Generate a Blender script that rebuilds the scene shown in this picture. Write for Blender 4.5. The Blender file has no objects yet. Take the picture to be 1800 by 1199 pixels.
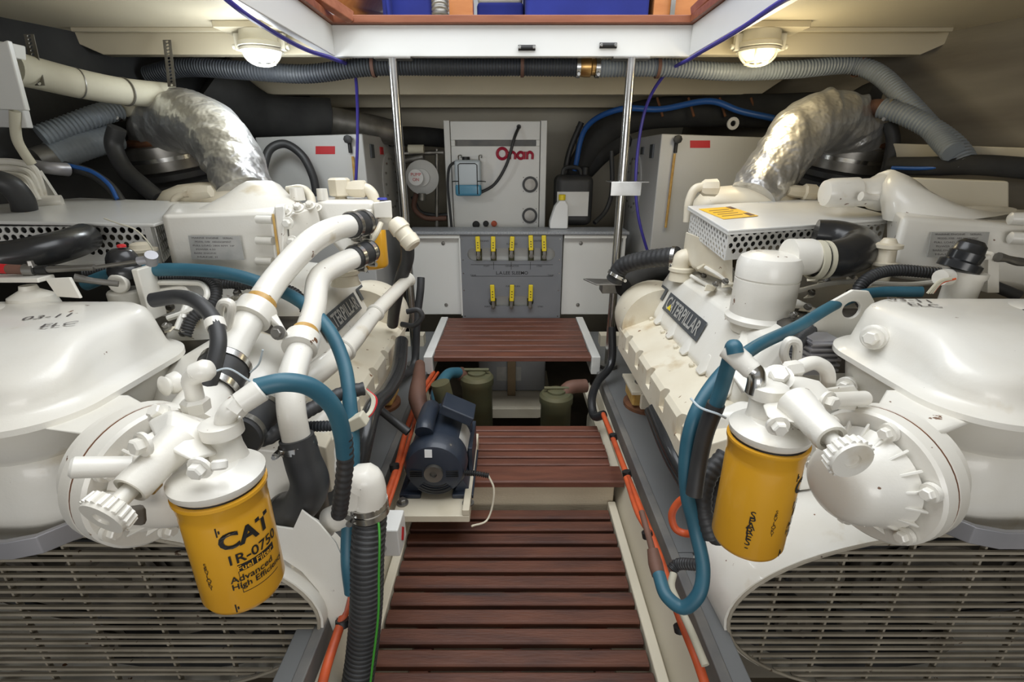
import bpy, bmesh, math, random
from mathutils import Vector, Matrix
random.seed(4)
# ------------------------------------------------------------------ camera, world, lights, exposure
F = 850.0; TH = math.radians(20.6); CT, ST = math.cos(TH), math.sin(TH); H = 1.2
sc = bpy.context.scene
C = sc.collection
cam = bpy.data.objects.new('camera', bpy.data.cameras.new('camera')); C.objects.link(cam)
cam.location = (0, 0, H); cam.rotation_euler = (math.pi/2 - TH, 0, 0)
cam.data.sensor_fit = 'HORIZONTAL'; cam.data.sensor_width = 36; cam.data.lens = F/1800*36
cam.data.clip_start = .02
sc.camera = cam
sc.view_settings.view_transform = 'Standard'; sc.view_settings.look = 'None'
sc.view_settings.exposure = 0.0; sc.view_settings.gamma = 1; sc.view_settings.use_curve_mapping = False
w = bpy.data.worlds.new('world'); sc.world = w; w.use_nodes = True
w.node_tree.nodes['Background'].inputs[0].default_value = (.93, .96, 1, 1)
w.node_tree.nodes['Background'].inputs[1].default_value = .46
def area(name, loc, rot, sx, sy, p, col=(1, 1, 1)):
    l = bpy.data.lights.new(name, 'AREA'); l.shape = 'RECTANGLE'; l.size = sx; l.size_y = sy; l.energy = p; l.color = col
    o = bpy.data.objects.new(name, l); o.location = loc; o.rotation_euler = rot; C.objects.link(o); return o
area('skylight', (0, .95, H+1.75), (0, 0, 0), 4.4, 1.9, 112, (.94, .97, 1))       # daylight over the open hatch
area('companionway_light', (0, -3.0, H-.05), (math.radians(90), 0, 0), 2.2, 1.0, 36, (1, .98, .95))  # open companionway behind

# ------------------------------------------------------------------ points
def V(x, y, z): return Vector((x, y, z+H))           # z counted from eye height
def ray(u, v):
    a = (u-900)/F; b = (599.5-v)/F
    return a, CT+b*ST, -ST+b*CT
def P(u, v, Y):
    a, dy, dz = ray(u, v); k = Y/dy
    return Vector((a*k, Y, dz*k+H))
def PZ(u, v, z):
    a, dy, dz = ray(u, v); k = z/dz
    return Vector((a*k, dy*k, z+H))
def PX(u, v, x):
    a, dy, dz = ray(u, v); k = x/a
    return Vector((x, dy*k, dz*k+H))

# ------------------------------------------------------------------ materials
def nd(nt, t, **k):
    n = nt.nodes.new(t)
    for a, b in k.items():
        if a.startswith('i_'): n.inputs[a[2:].replace('_', ' ')].default_value = b
        else: setattr(n, a, b)
    return n
def mat(name, col, rough=.4, metal=0, var=None, vscale=6, chips=None, chipscale=60, chipcut=.72, bump=0, bscale=40, stretch=None, coat=0, emit=None, trans=0, dirt=None, dirtcut=.55, dirtscale=5, bdist=.002):
    m = bpy.data.materials.new(name); m.use_nodes = True; nt = m.node_tree
    b = nt.nodes['Principled BSDF']
    b.inputs['Base Color'].default_value = (*col, 1); b.inputs['Roughness'].default_value = rough; b.inputs['Metallic'].default_value = metal
    b.inputs['Coat Weight'].default_value = coat
    if trans: b.inputs['Transmission Weight'].default_value = trans
    if emit: b.inputs['Emission Color'].default_value = (*emit[0], 1); b.inputs['Emission Strength'].default_value = emit[1]
    tc = nd(nt, 'ShaderNodeTexCoord'); mp = nd(nt, 'ShaderNodeMapping'); nt.links.new(tc.outputs['Object'], mp.inputs[0])
    if stretch: mp.inputs['Scale'].default_value = stretch
    cur = None
    def layer(cur, c2, scale, lo, hi, detail=4):
        n = nd(nt, 'ShaderNodeTexNoise'); n.inputs['Scale'].default_value = scale; n.inputs['Detail'].default_value = detail
        nt.links.new(mp.outputs[0], n.inputs['Vector'])
        r = nd(nt, 'ShaderNodeMapRange'); r.inputs[1].default_value = lo; r.inputs[2].default_value = hi
        nt.links.new(n.outputs[0], r.inputs[0])
        x = nd(nt, 'ShaderNodeMix', data_type='RGBA'); nt.links.new(r.outputs[0], x.inputs[0])
        if cur is None: x.inputs[6].default_value = (*col, 1)
        else: nt.links.new(cur, x.inputs[6])
        x.inputs[7].default_value = (*c2, 1)
        return x.outputs[2]
    if var: cur = layer(cur, var, vscale, .35, .7)
    if dirt: cur = layer(cur, dirt, dirtscale, dirtcut, dirtcut+.12, 8)
    if chips: cur = layer(cur, chips, chipscale, chipcut, chipcut+.02, 3)
    if cur is not None: nt.links.new(cur, b.inputs['Base Color'])
    if bump:
        n = nd(nt, 'ShaderNodeTexNoise'); n.inputs['Scale'].default_value = bscale; n.inputs['Detail'].default_value = 3
        nt.links.new(mp.outputs[0], n.inputs['Vector'])
        bp = nd(nt, 'ShaderNodeBump'); bp.inputs['Strength'].default_value = bump; bp.inputs['Distance'].default_value = bdist
        nt.links.new(n.outputs[0], bp.inputs['Height']); nt.links.new(bp.outputs[0], b.inputs['Normal'])
    return m
M = {}
M['paint'] = mat('white_engine_paint', (.82, .80, .735), .30, var=(.76, .725, .64), vscale=7, chips=(.16, .07, .03), chipscale=42, chipcut=.715, dirt=(.60, .52, .38), dirtcut=.66, dirtscale=11, bump=.25, bscale=220, coat=.2, bdist=.0008)
M['paint2'] = mat('cream_engine_paint', (.78, .725, .59), .38, var=(.68, .61, .47), vscale=7, chips=(.2, .1, .04), chipscale=38, chipcut=.70, dirt=(.55, .44, .28), dirtcut=.62, dirtscale=9, bump=.3, bscale=180, bdist=.0008)
M['panel'] = mat('white_panel_paint', (.76, .76, .73), .35, var=(.70, .70, .66), vscale=2)
M['sheet'] = mat('white_sheet_metal', (.78, .78, .76), .25, var=(.72, .71, .67), vscale=4, chips=(.3, .15, .05), chipscale=35, chipcut=.75)
M['tankpaint'] = mat('grey_white_tank', (.62, .62, .60), .4, var=(.55, .55, .54), vscale=2)
M['cream'] = mat('cream_gelcoat', (.70, .65, .52), .45, var=(.62, .56, .43), vscale=2.5, bump=.2, bscale=30, dirt=(.5, .44, .32), dirtcut=.62, dirtscale=3)
M['ceil'] = mat('cream_ceiling_paint', (.60, .54, .40), .5, var=(.54, .475, .34), vscale=2)
M['glasscloth'] = mat('woven_gelcoat', (.60, .52, .38), .55, var=(.5, .42, .3), vscale=3, bump=.8, bscale=120, stretch=(1, 1, 2))
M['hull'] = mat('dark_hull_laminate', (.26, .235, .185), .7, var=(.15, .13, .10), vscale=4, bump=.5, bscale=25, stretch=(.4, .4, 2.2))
M['bilge'] = mat('dirty_bilge', (.16, .13, .09), .5, var=(.07, .055, .04), vscale=5, bump=.4, bscale=20)
M['dark'] = mat('dark_insulation_and_shade', (.022, .022, .022), .85, var=(.04, .04, .038), vscale=8, bump=.5, bscale=30)
M['grey'] = mat('grey_bilge_paint', (.18, .185, .185), .45, var=(.145, .15, .15), vscale=3, dirt=(.12, .11, .1), dirtcut=.68)
M['greyed'] = mat('dark_grey_rail', (.12, .12, .12), .5, var=(.2, .19, .17), vscale=12)
M['aluplate'] = mat('brushed_aluminium_plate', (.22, .23, .245), .5, .1, var=(.18, .19, .205), vscale=3)
M['steel'] = mat('stainless_steel', (.62, .62, .60), .22, 1, var=(.45, .44, .42), vscale=15)
M['dsteel'] = mat('dull_steel', (.30, .29, .27), .42, .8, var=(.16, .15, .13), vscale=12)
M['alu'] = mat('grey_cast_metal', (.42, .41, .43), .4, .5, var=(.33, .33, .35), vscale=8)
M['rubber'] = mat('black_rubber', (.028, .029, .031), .48, var=(.045, .045, .045), vscale=9)
M['rubgloss'] = mat('glossy_black_rubber', (.018, .019, .021), .25, var=(.03, .03, .03), vscale=9)
M['bellow'] = mat('charcoal_corrugated', (.028, .032, .040), .5, var=(.045, .05, .055), vscale=9)
M['greyhose'] = mat('grey_corrugated', (.24, .27, .29), .45, var=(.19, .21, .23), vscale=9)
M['blue'] = mat('blue_rubber_hose', (.022, .10, .15), .45, var=(.035, .13, .18), vscale=14, dirt=(.12, .2, .24), dirtcut=.66, dirtscale=20)
M['blue2'] = mat('bright_blue_hose', (.02, .10, .35), .4)
M['purple'] = mat('purple_cable', (.05, .04, .30), .4)
M['orange'] = mat('orange_conduit', (.62, .105, .03), .45, var=(.42, .07, .025), vscale=20)
M['green'] = mat('green_wire', (.05, .32, .03), .5)
M['yellow'] = mat('yellow_filter_paint', (.78, .40, .025), .28, var=(.70, .34, .02), vscale=6, coat=.3)
M['yelhandle'] = mat('yellow_vinyl', (.80, .62, .02), .4)
M['sticker'] = mat('amber_sticker', (.85, .50, .01), .45)
M['amber'] = mat('amber_stain', (.50, .27, .05), .4, var=(.62, .42, .15), vscale=40)
M['black'] = mat('black_print', (.012, .012, .012), .5)
M['pencil'] = mat('pencil_mark', (.09, .08, .08), .6)
M['bluepen'] = mat('blue_marker', (.04, .05, .35), .5)
M['red'] = mat('red_label', (.55, .02, .025), .45)
M['onanred'] = mat('maroon_logo', (.45, .015, .05), .4)
M['platetag'] = mat('silver_data_plate', (.40, .40, .38), .4, .2, var=(.50, .49, .46), vscale=30)
M['greyplate'] = mat('grey_name_plate', (.10, .11, .12), .4, .3)
M['white'] = mat('white_plastic', (.8, .8, .78), .4)
M['bronze'] = mat('tarnished_bronze', (.12, .105, .05), .6, .2, var=(.08, .09, .05), vscale=10)
M['copper'] = mat('rusty_copper', (.17, .085, .06), .65, .1, var=(.12, .06, .04), vscale=14)
M['brass'] = mat('brass', (.55, .33, .12), .3, .9)
M['rust'] = mat('rusty_iron', (.12, .05, .025), .8, var=(.2, .08, .03), vscale=30, bump=.5)
M['motor'] = mat('dark_blue_motor_paint', (.014, .022, .038), .45, var=(.025, .034, .052), vscale=10, coat=.2)
M['foil'] = mat('aluminium_foil_wrap', (.80, .80, .79), .38, .85, bump=1.0, bscale=11, var=(.6, .6, .6), vscale=5, bdist=.03)
M['wood'] = mat('dark_red_teak', (.125, .042, .021), .6, var=(.06, .021, .013), vscale=7, dirt=(.03, .02, .018), dirtcut=.62, dirtscale=4, bump=.5, bscale=45, stretch=(.8, 5, 5))
M['wood2'] = mat('worn_red_teak', (.165, .058, .034), .5, var=(.10, .036, .022), vscale=7, bump=.4, bscale=45, stretch=(.8, 5, 5))
M['varnish'] = mat('orange_varnished_wood', (.50, .20, .065), .3, var=(.42, .15, .045), vscale=8, stretch=(1, 5, 5), coat=.5)
M['mahog'] = mat('mahogany_rim', (.24, .075, .035), .4, var=(.33, .12, .06), vscale=10, stretch=(.6, 5, 5))
M['ply'] = mat('weathered_ply', (.25, .18, .10), .7, var=(.16, .11, .06), vscale=8)
M['seat'] = mat('blue_velvet', (.012, .022, .20), .9, var=(.008, .014, .14), vscale=5)
M['batt'] = mat('grey_battery_box', (.34, .35, .36), .5, var=(.27, .275, .28), vscale=4)
M['granite'] = mat('speckled_laminate', (.22, .24, .26), .4, var=(.4, .41, .43), vscale=150)
M['blueliq'] = mat('blue_liquid', (.10, .33, .50), .15)
M['tankplastic'] = mat('pale_translucent_plastic', (.55, .62, .66), .3)
M['lampglass1'] = mat('lit_lamp_glass_white', (.9, .95, 1), .3, emit=((.92, .97, 1), 1.4))
M['lampglass2'] = mat('lit_lamp_glass_warm', (1, .9, .65), .3, emit=((1, .84, .45), 1.3))
M['grille'] = mat('dusty_cream_bars', (.37, .33, .26), .6, var=(.24, .21, .16), vscale=10, chips=(.08, .05, .03), chipscale=70, chipcut=.70)
M['lag'] = mat('cream_lagging', (.60, .57, .45), .7, var=(.48, .45, .35), vscale=5, bump=.4, bscale=25)
M['shadowmetal'] = mat('shade_and_grime_casting', (.05, .045, .038), .8, var=(.16, .14, .11), vscale=13, bump=.5, bscale=30)  # base colour darkened to paint in the shade behind the pulley guards
M['ylwgreen'] = mat('fluorescent_yellow', (.6, .7, .05), .5)
M['lampbody'] = mat('lamp_cream_paint', (.6, .57, .47), .4)

# ------------------------------------------------------------------ mesh builder
def catmull(pts, n=10, closed=False):
    pts = [Vector(p) for p in pts]; out = []
    if len(pts) == 2: return [pts[0].lerp(pts[1], i/n) for i in range(n+1)]
    N = len(pts)
    for i in range(N-1):
        p0 = pts[i-1] if i > 0 else pts[0]*2-pts[1]; p1 = pts[i]; p2 = pts[i+1]; p3 = pts[i+2] if i+2 < N else pts[-1]*2-pts[-2]
        d1 = max((p1-p0).length, 1e-5)**.5; d2 = max((p2-p1).length, 1e-5)**.5; d3 = max((p3-p2).length, 1e-5)**.5
        m1 = ((p1-p0)/d1-(p2-p0)/(d1+d2)+(p2-p1)/d2)*d2
        m2 = ((p2-p1)/d2-(p3-p1)/(d2+d3)+(p3-p2)/d3)*d2
        for k in range(n):
            t = k/n; t2 = t*t; t3 = t2*t
            out.append(p1*(2*t3-3*t2+1)+m1*(t3-2*t2+t)+p2*(-2*t3+3*t2)+m2*(t3-t2))
    out.append(pts[-1].copy()); return out
def basis(d):
    d = Vector(d).normalized(); a = Vector((0, 0, 1)) if abs(d.z) < .9 else Vector((1, 0, 0))
    x = a.cross(d).normalized(); y = d.cross(x); return x, y, d
def cut_away(o, cutter):
    """subtract the cutter's volume from a part and keep the result as its mesh"""
    cm = bpy.data.meshes.new('cut'); bmesh.ops.recalc_face_normals(cutter.bm, faces=cutter.bm.faces)
    L = Vector(o['_o'])
    for v in cutter.bm.verts: v.co -= L
    cutter.bm.to_mesh(cm); cutter.bm.free(); co = bpy.data.objects.new('cut', cm); C.objects.link(co); co.matrix_world = Matrix.Translation(L)
    par = o.parent; o.parent = None; o.location = L
    md = o.modifiers.new('b', 'BOOLEAN'); md.operation = 'DIFFERENCE'; md.object = co; md.solver = 'EXACT'
    bpy.context.view_layer.update(); dg = bpy.context.evaluated_depsgraph_get()
    me = bpy.data.meshes.new_from_object(o.evaluated_get(dg)); o.modifiers.clear(); o.data = me
    o.parent = par; o.location = (0, 0, 0) if par else L
    bpy.data.objects.remove(co); me.set_sharp_from_angle(angle=math.radians(35))
class MB:
    def __init__(s): s.bm = bmesh.new()
    def ringface(s, loops, cap=True, closed=False):
        vs = [[s.bm.verts.new(p) for p in L] for L in loops]; n = len(vs[0])
        for i in range(len(vs)-1):
            for j in range(n): s.bm.faces.new((vs[i][j], vs[i][(j+1) % n], vs[i+1][(j+1) % n], vs[i+1][j]))
        if closed:
            for j in range(n): s.bm.faces.new((vs[-1][j], vs[-1][(j+1) % n], vs[0][(j+1) % n], vs[0][j]))
        elif cap:
            s.bm.faces.new(vs[0][::-1]); s.bm.faces.new(vs[-1])
        return s
    def box(s, c, size, rot=None):
        c = Vector(c); h = Vector(size)/2; R = rot or Matrix.Identity(3)
        p = [c+R@Vector((x*h.x, y*h.y, z*h.z)) for z in (-1, 1) for x, y in ((-1, -1), (1, -1), (1, 1), (-1, 1))]
        return s.ringface([p[:4], p[4:]])
    def bb(s, x0, x1, y0, y1, z0, z1):      # z from eye height
        return s.box(((x0+x1)/2, (y0+y1)/2, (z0+z1)/2+H), (abs(x1-x0), abs(y1-y0), abs(z1-z0)))
    def prism(s, poly, d):
        poly = [Vector(p) for p in poly]; d = Vector(d)
        return s.ringface([poly, [p+d for p in poly]])
    def hull(s, pts):
        t = bmesh.new()
        for p in pts: t.verts.new(p)
        r = bmesh.ops.convex_hull(t, input=t.verts)
        bmesh.ops.delete(t, geom=list({g for g in r['geom_interior'] if isinstance(g, bmesh.types.BMVert)}), context='VERTS')
        bmesh.ops.dissolve_limit(t, angle_limit=.03, verts=t.verts, edges=t.edges)
        mp = {v: s.bm.verts.new(v.co) for v in t.verts}
        for f in t.faces:
            try: s.bm.faces.new([mp[v] for v in f.verts])
            except Exception: pass
        t.free(); return s
    def tube(s, pts, r, seg=14, n=8, rib=None, straight=False, cap=True):
        if straight: path = [Vector(p) for p in pts]; rr = r if isinstance(r, (list, tuple)) else [r]*len(path)
        else:
            path = catmull(pts, n)
            if isinstance(r, (list, tuple)):
                rr = []
                for i in range(len(r)-1): rr += [r[i]+(r[i+1]-r[i])*k/n for k in range(n)]
                rr.append(r[-1])
            else: rr = [r]*len(path)
        if rib:
            pitch, amp = rib; L = [0]
            for a, b in zip(path, path[1:]): L.append(L[-1]+(b-a).length)
            N = max(8, int(L[-1]/pitch*4)); np_, nr = [], []; k = 0
            for i in range(N+1):
                t = L[-1]*i/N
                while k < len(L)-2 and L[k+1] < t: k += 1
                f = (t-L[k])/max(L[k+1]-L[k], 1e-6)
                np_.append(path[k].lerp(path[k+1], min(1, f))); base = rr[k]+(rr[k+1]-rr[k])*min(1, f)
                nr.append(base-amp*(1 if i % 4 in (2, 3) else 0))
            path, rr = np_, nr
        d = (path[1]-path[0]).normalized(); x, y, _ = basis(d); loops = []
        for i, p in enumerate(path):
            if i == 0: t = path[1]-path[0]
            elif i == len(path)-1: t = path[-1]-path[-2]
            else: t = path[i+1]-path[i-1]
            if t.length < 1e-7: t = d
            t = t.normalized(); x = (x-t*x.dot(t)).normalized(); y = t.cross(x); d = t
            loops.append([p+(x*math.cos(a)+y*math.sin(a))*rr[i] for a in [2*math.pi*j/seg for j in range(seg)]])
        return s.ringface(loops, cap)
    def lathe(s, p0, d, prof, seg=28, sx=1):   # prof: (distance along d, radius)
        p0 = Vector(p0); x, y, d = basis(d)
        return s.ringface([[p0+d*t+(x*math.cos(a)*sx+y*math.sin(a))*max(r, 1e-4) for a in [2*math.pi*j/seg for j in range(seg)]] for t, r in prof])
    def cyl(s, p0, p1, r, r1=None, seg=24, ch=0):
        p0 = Vector(p0); p1 = Vector(p1); L = (p1-p0).length; r1 = r if r1 is None else r1
        pr = [(0, r), (L, r1)] if not ch else [(0, r-ch), (ch, r), (L-ch, r1), (L, r1-ch)]
        return s.lathe(p0, p1-p0, pr, seg)
    def bolt(s, p, d, r=.009, h=.008, washer=True):
        p = Vector(p); d = Vector(d).normalized()
        if washer: s.lathe(p-d*.002, d, [(0, r*1.5), (.004, r*1.5)], 16)
        return s.lathe(p, d, [(0, r), (h, r), (h+r*.18, r*.8)], 6)
    def loft(s, loops): return s.ringface([[Vector(p) for p in L] for L in loops])
    def build(s, name, m, parent=None, bevel=0, seg=2, sub=0, ang=35, solid=0, smooth=True):
        bm = s.bm; bmesh.ops.recalc_face_normals(bm, faces=bm.faces)
        me = bpy.data.meshes.new(name)
        if parent is not None: L = Vector(parent['_o'])
        else:
            xs = [v.co for v in bm.verts]; L = Vector(((min(c.x for c in xs)+max(c.x for c in xs))/2, (min(c.y for c in xs)+max(c.y for c in xs))/2, min(c.z for c in xs)))
        for v in bm.verts: v.co -= L
        bm.to_mesh(me); bm.free()
        me.materials.append(M[m] if isinstance(m, str) else m)
        if smooth: me.shade_smooth(); me.set_sharp_from_angle(angle=math.radians(ang))
        o = bpy.data.objects.new(name, me); C.objects.link(o); o['_o'] = L
        if parent is not None: o.parent = parent
        else: o.location = L
        if solid: md = o.modifiers.new('solid', 'SOLIDIFY'); md.thickness = solid; md.offset = 0
        if bevel:
            md = o.modifiers.new('bevel', 'BEVEL'); md.width = bevel; md.segments = seg; md.limit_method = 'ANGLE'; md.angle_limit = math.radians(28); md.harden_normals = True
        if sub: md = o.modifiers.new('sub', 'SUBSURF'); md.levels = sub; md.render_levels = sub
        return o
def tag(o, label=None, cat=None, group=None, kind=None):
    if label: o['label'] = label
    if cat: o['category'] = cat
    if group: o['group'] = group
    if kind: o['kind'] = kind
    return o
def thing(name, loc, label, cat, group=None):
    o = bpy.data.objects.new(name, None); C.objects.link(o); o.location = loc; o['_o'] = Vector(loc); o.empty_display_size = .05
    return tag(o, label, cat, group)
def struct(o): o['kind'] = 'structure'; return o
def part(name, m, parent, f, **k):
    b = MB(); f(b); return b.build(name, m, parent, **k)
def hose(name, pts, r, m, label=None, parent=None, cat='hose', group=None, **k):
    bk = {a: k.pop(a) for a in ('bevel', 'ang') if a in k}
    b = MB(); b.tube(pts, r, **k); o = b.build(name, m, parent, **bk)
    if parent is None: tag(o, label, cat, group)
    elif label: o['label'] = label
    return o
def clamp(name, p, d, r, parent, m='steel', wid=.012):
    """worm drive band with its screw housing"""
    b = MB(); p = Vector(p); x, y, d = basis(d)
    loops = []
    for a in [2*math.pi*j/28 for j in range(28)]:
        n = x*math.cos(a)+y*math.sin(a)
        loops.append([p-d*wid/2+n*r, p+d*wid/2+n*r, p+d*wid/2+n*(r+.0025), p-d*wid/2+n*(r+.0025)])
    b.ringface(loops, closed=True)
    q = p-y*(r+.006)*.7-Vector((0, 1, 0))*(r+.004)*.7; q = p+((q-p)-d*(q-p).dot(d)).normalized()*(r+.005)
    b.cyl(q-x*.010, q+x*.010, .006, seg=10); b.cyl(q+x*.01, q+x*.016, .0045, seg=6)
    return b.build(name, m, parent)
def ring(b, p, d, r0, r1, w_, seg=32):
    """flat washer-like ring: inner r0, outer r1, thickness w_"""
    p = Vector(p); x, y, d = basis(d); loops = []
    for a in [2*math.pi*j/seg for j in range(seg)]:
        n = x*math.cos(a)+y*math.sin(a)
        loops.append([p+n*r0, p+n*r0+d*w_, p+n*r1+d*w_, p+n*r1])
    b.ringface(loops, closed=True)
_tc = {}
def textmesh(s, bold=.0):
    k = (s, bold)
    if k not in _tc:
        cu = bpy.data.curves.new('t', 'FONT'); cu.body = s; cu.size = 1; cu.extrude = 0; cu.offset = bold; cu.align_x = 'CENTER'; cu.align_y = 'CENTER'; cu.resolution_u = 3
        o = bpy.data.objects.new('t', cu); C.objects.link(o)
        dg = bpy.context.evaluated_depsgraph_get(); me = bpy.data.meshes.new_from_object(o.evaluated_get(dg))
        _tc[k] = ([v.co.copy() for v in me.vertices], [tuple(p.vertices) for p in me.polygons])
        bpy.data.objects.remove(o); bpy.data.meshes.remove(me)
    return _tc[k]
def text(b, s, c, right, up, size, bold=0, xs=1, wid=None, fn=None, lift=.0008):
    vs, fs = textmesh(s, bold); c = Vector(c); right = Vector(right).normalized(); up = Vector(up); up = (up-right*up.dot(right)).normalized(); n = right.cross(up)
    if wid:
        x0 = min(v.x for v in vs); x1 = max(v.x for v in vs); xs = wid/((x1-x0)*size); 
    nv = []
    for v in vs:
        if fn: p = fn(v.x*size*xs, v.y*size)
        else: p = c+right*v.x*size*xs+up*v.y*size+n*lift
        nv.append(b.bm.verts.new(p))
    for f in fs:
        try: b.bm.faces.new([nv[i] for i in f])
        except Exception: pass
    return b
def label_quad(b, pts, nrm, lift=.0006, th=.0006):
    n = Vector(nrm).normalized(); b.prism([Vector(p)+n*(lift-th) for p in pts], n*th); return b
def perf(b, o, U, W, nu, nv, rf=.38, skip=None):
    """perforated sheet: origin o, edge vectors U and W, nu x nv holes"""
    o = Vector(o); U = Vector(U); W = Vector(W); u = U/nu; w_ = W/nv
    K = 12
    for j in range(nv):
        off = .5 if j % 2 else 0
        cells = [(i+off, i+off+1) for i in range(nu)]
        if off: cells = [(0, .5)]+cells[:-1]+[(nu-.5, nu)]
        for (a, c) in cells:
            p00 = o+u*a+w_*j; du = u*(c-a)
            if c-a < .9 or (skip and skip(a/nu, j/nv)):
                b.bm.faces.new([b.bm.verts.new(p) for p in (p00, p00+du, p00+du+w_, p00+w_)]); continue
            outer, inner = [], []
            for k in range(K):
                t = 2*math.pi*(k+.5)/K; cx, cy = math.cos(t), math.sin(t); m = max(abs(cx), abs(cy))
                q = .5/m; 
                outer.append(b.bm.verts.new(p00+du*(.5+cx*q)+w_*(.5+cy*q)))
                rr = rf*min(du.length, w_.length)
                inner.append(b.bm.verts.new(p00+du*.5+w_*.5+du.normalized()*cx*rr+w_.normalized()*cy*rr))
            for k in range(K): b.bm.faces.new((outer[k], outer[(k+1) % K], inner[(k+1) % K], inner[k]))
            # corner triangles of the cell
            for sx in (0, 1):
                for sy in (0, 1):
                    pc = p00+du*sx+w_*sy
                    near = sorted(range(K), key=lambda k: (outer[k].co-pc).length)[:2]
                    b.bm.faces.new((outer[near[0]], outer[near[1]], b.bm.verts.new(pc)))
    return b
# ================================================================== the setting
def S(name, m, f, **k):
    b = MB(); f(b); o = b.build(name, m, **k); return struct(o)
hx = [(-1.2, 1.95), (.3, 1.93), (1.0, 1.84), (1.75, 1.60), (2.0, 1.50), (2.5, 1.36), (3.0, 1.27), (3.7, 1.2)]
def hullwall(sgn):
    def f(b):
        loops = []
        for y, x in hx: loops.append([(sgn*x, y, H+.42), (sgn*(x+.08), y, H+.42), (sgn*(x-.45), y, H-1.45), (sgn*(x-.53), y, H-1.45), (sgn*(x-.12), y, H-.35)])
        b.loft(loops)
    return f
S('wall_left', 'dark', hullwall(-1)); S('wall_right', 'hull', hullwall(1))  # same hull: left painted near black as shade, right in its lit tone
S('wall_back', 'cream', lambda b: b.bb(-1.3, 1.3, 3.62, 3.66, -1.45, .42))
S('floor', 'bilge', lambda b: b.bb(-1.5, 1.5, -1.2, 3.66, -1.42, -1.38))
# engine room ceiling: the saloon floor around the open hatch
def ceil(b):
    b.bb(-2.0, -.66, -1.2, 3.66, .415, .45); b.bb(.66, 2.0, -1.2, 3.66, .415, .45); b.bb(-.66, .66, 1.99, 3.66, .415, .45)
    b.bb(-.66, .66, -1.2, -.35, .415, .45)
S('ceiling', 'ceil', ceil)
def beamrow(y, zb, xl, th=.05, haunch=.18):
    def f(b):
        b.prism([(-xl-haunch, y, H+.414), (-xl, y, H+zb), (xl, y, H+zb), (xl+haunch, y, H+.414)], (0, th, 0))
    return f
S('trim_1', 'ceil', lambda b: [b.prism([(s*.665, 1.95, H+.414), (s*.665, 1.95, H+.345), (s*1.44, 1.95, H+.345), (s*1.60, 1.95, H+.414)], (0, .045, 0)) for s in (-1, 1)], bevel=.003)
S('trim_2', 'ceil', beamrow(2.6, .292, 1.2), bevel=.003); S('trim_3', 'ceil', beamrow(3.15, .285, 1.1), bevel=.003)
S('trim_4', 'ceil', lambda b: [b.prism([(s*.70, 1.30, H+.414), (s*.70, 1.30, H+.372), (s*1.66, 1.30, H+.372), (s*1.72, 1.30, H+.414)], (0, .06, 0)) for s in (-1, 1)], bevel=.003)
S('trim_5', 'ceil', lambda b: [b.bb(s*.70, s*1.48, 1.885, 1.90, .402, .4148) for s in (-1, 1)], bevel=.002)
# hatch coaming and its mahogany rim
def coaming(b):
    b.bb(-.655, .655, 1.955, 1.985, .34, .437)
    for s in (-1, 1): b.bb(s*.625, s*.655, -.35, 1.955, .34, .437)
S('trim_6', 'panel', coaming, bevel=.003)
def rim(b):
    b.bb(-.655, .655, 1.935, 1.99, .438, .462)
    for s in (-1, 1): b.bb(s*.61, s*.655, -.35, 1.934, .438, .462)
S('trim_7', 'mahog', rim, bevel=.003)
# grey stringer tops the engines stand on, their dark edges and cream sides
for s, n in ((-1, 8), (1, 9)):
    S('trim_%d' % n, 'grey', lambda b: [b.bb(s*.385, s*.80, .88, 2.42, -.885, -.855), b.bb(s*.385, s*.42, .1, .879, -.885, -.855)], bevel=.003)
    S('trim_%d' % (n+2), 'greyed', lambda b: b.bb(s*.362, s*.384, .1, 2.42, -.90, -.848), bevel=.003)
    S('trim_%d' % (n+4), 'cream', lambda b: b.prism([(s*.36, .1, H-.90), (s*.325, .1, H-1.04), (s*.325, .1, H-1.38), (s*.42, .1, H-1.38), (s*.42, .1, H-.90)], (0, 1.75, 0)), bevel=.004)
    S('trim_%d' % (n+6), 'cream', lambda b: b.bb(s*.300, s*.3245, .3, 1.245, -1.40, -1.005), bevel=.004)
    S('trim_%d' % (n+8), 'hull', lambda b: b.bb(s*.43, s*.79, .95, 2.42, -1.38, -.886))
# woven riser between the two levels and the ledges
S('trim_18', 'glasscloth', lambda b: b.bb(-.32, .32, 1.25, 1.30, -1.38, -.945), bevel=.006)
S('trim_19', 'cream', lambda b: [b.prism([(s*.318, 1.30, H-.95), (s*.345, 1.30, H-.93), (s*.345, 1.95, H-.93), (s*.318, 1.95, H-.95)], (0, 0, -.03)) for s in (-1, 1)])
S('trim_20', 'cream', lambda b: [b.bb(s*.43, s*1.1, 2.2, 2.26, -1.3, -.80) for s in (-1, 1)] )

# ---------------------------------------------------------------- slatted walkways
def grating(name, x0, x1, ys, z, th, m, label, gap=.012, wide=None, bearers=(-.2, 0, .2), group=None):
    b = MB(); n = len(ys)-1
    for i in range(n):
        a, c = ys[i], ys[i+1]; e = random.uniform(-.003, .003)
        xa, xb = (x0+e, x1+e) if not wide or i else wide
        zt = z+random.uniform(-.001, .001); w_ = c-gap
        b.prism([(xa, a, H+zt-th), (xa, a, H+zt-.004), (xa, a+.004, H+zt), (xa, w_-.004, H+zt), (xa, w_, H+zt-.004), (xa, w_, H+zt-th)], (xb-xa, 0, 0))
    root = thing(name, V((x0+x1)/2, (ys[0]+ys[-1])/2, z-th-.03), label, 'wooden grating', group)
    b.build('slats', m, root, bevel=.0012, seg=1)
    def be(q):
        for bx in bearers: q.bb(bx-.02, bx+.02, ys[0]+.07, ys[-1]-gap-.01, z-th-.03, z-th)
    part('bearers', m, root, be)
    return root
pit = .0505
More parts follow.
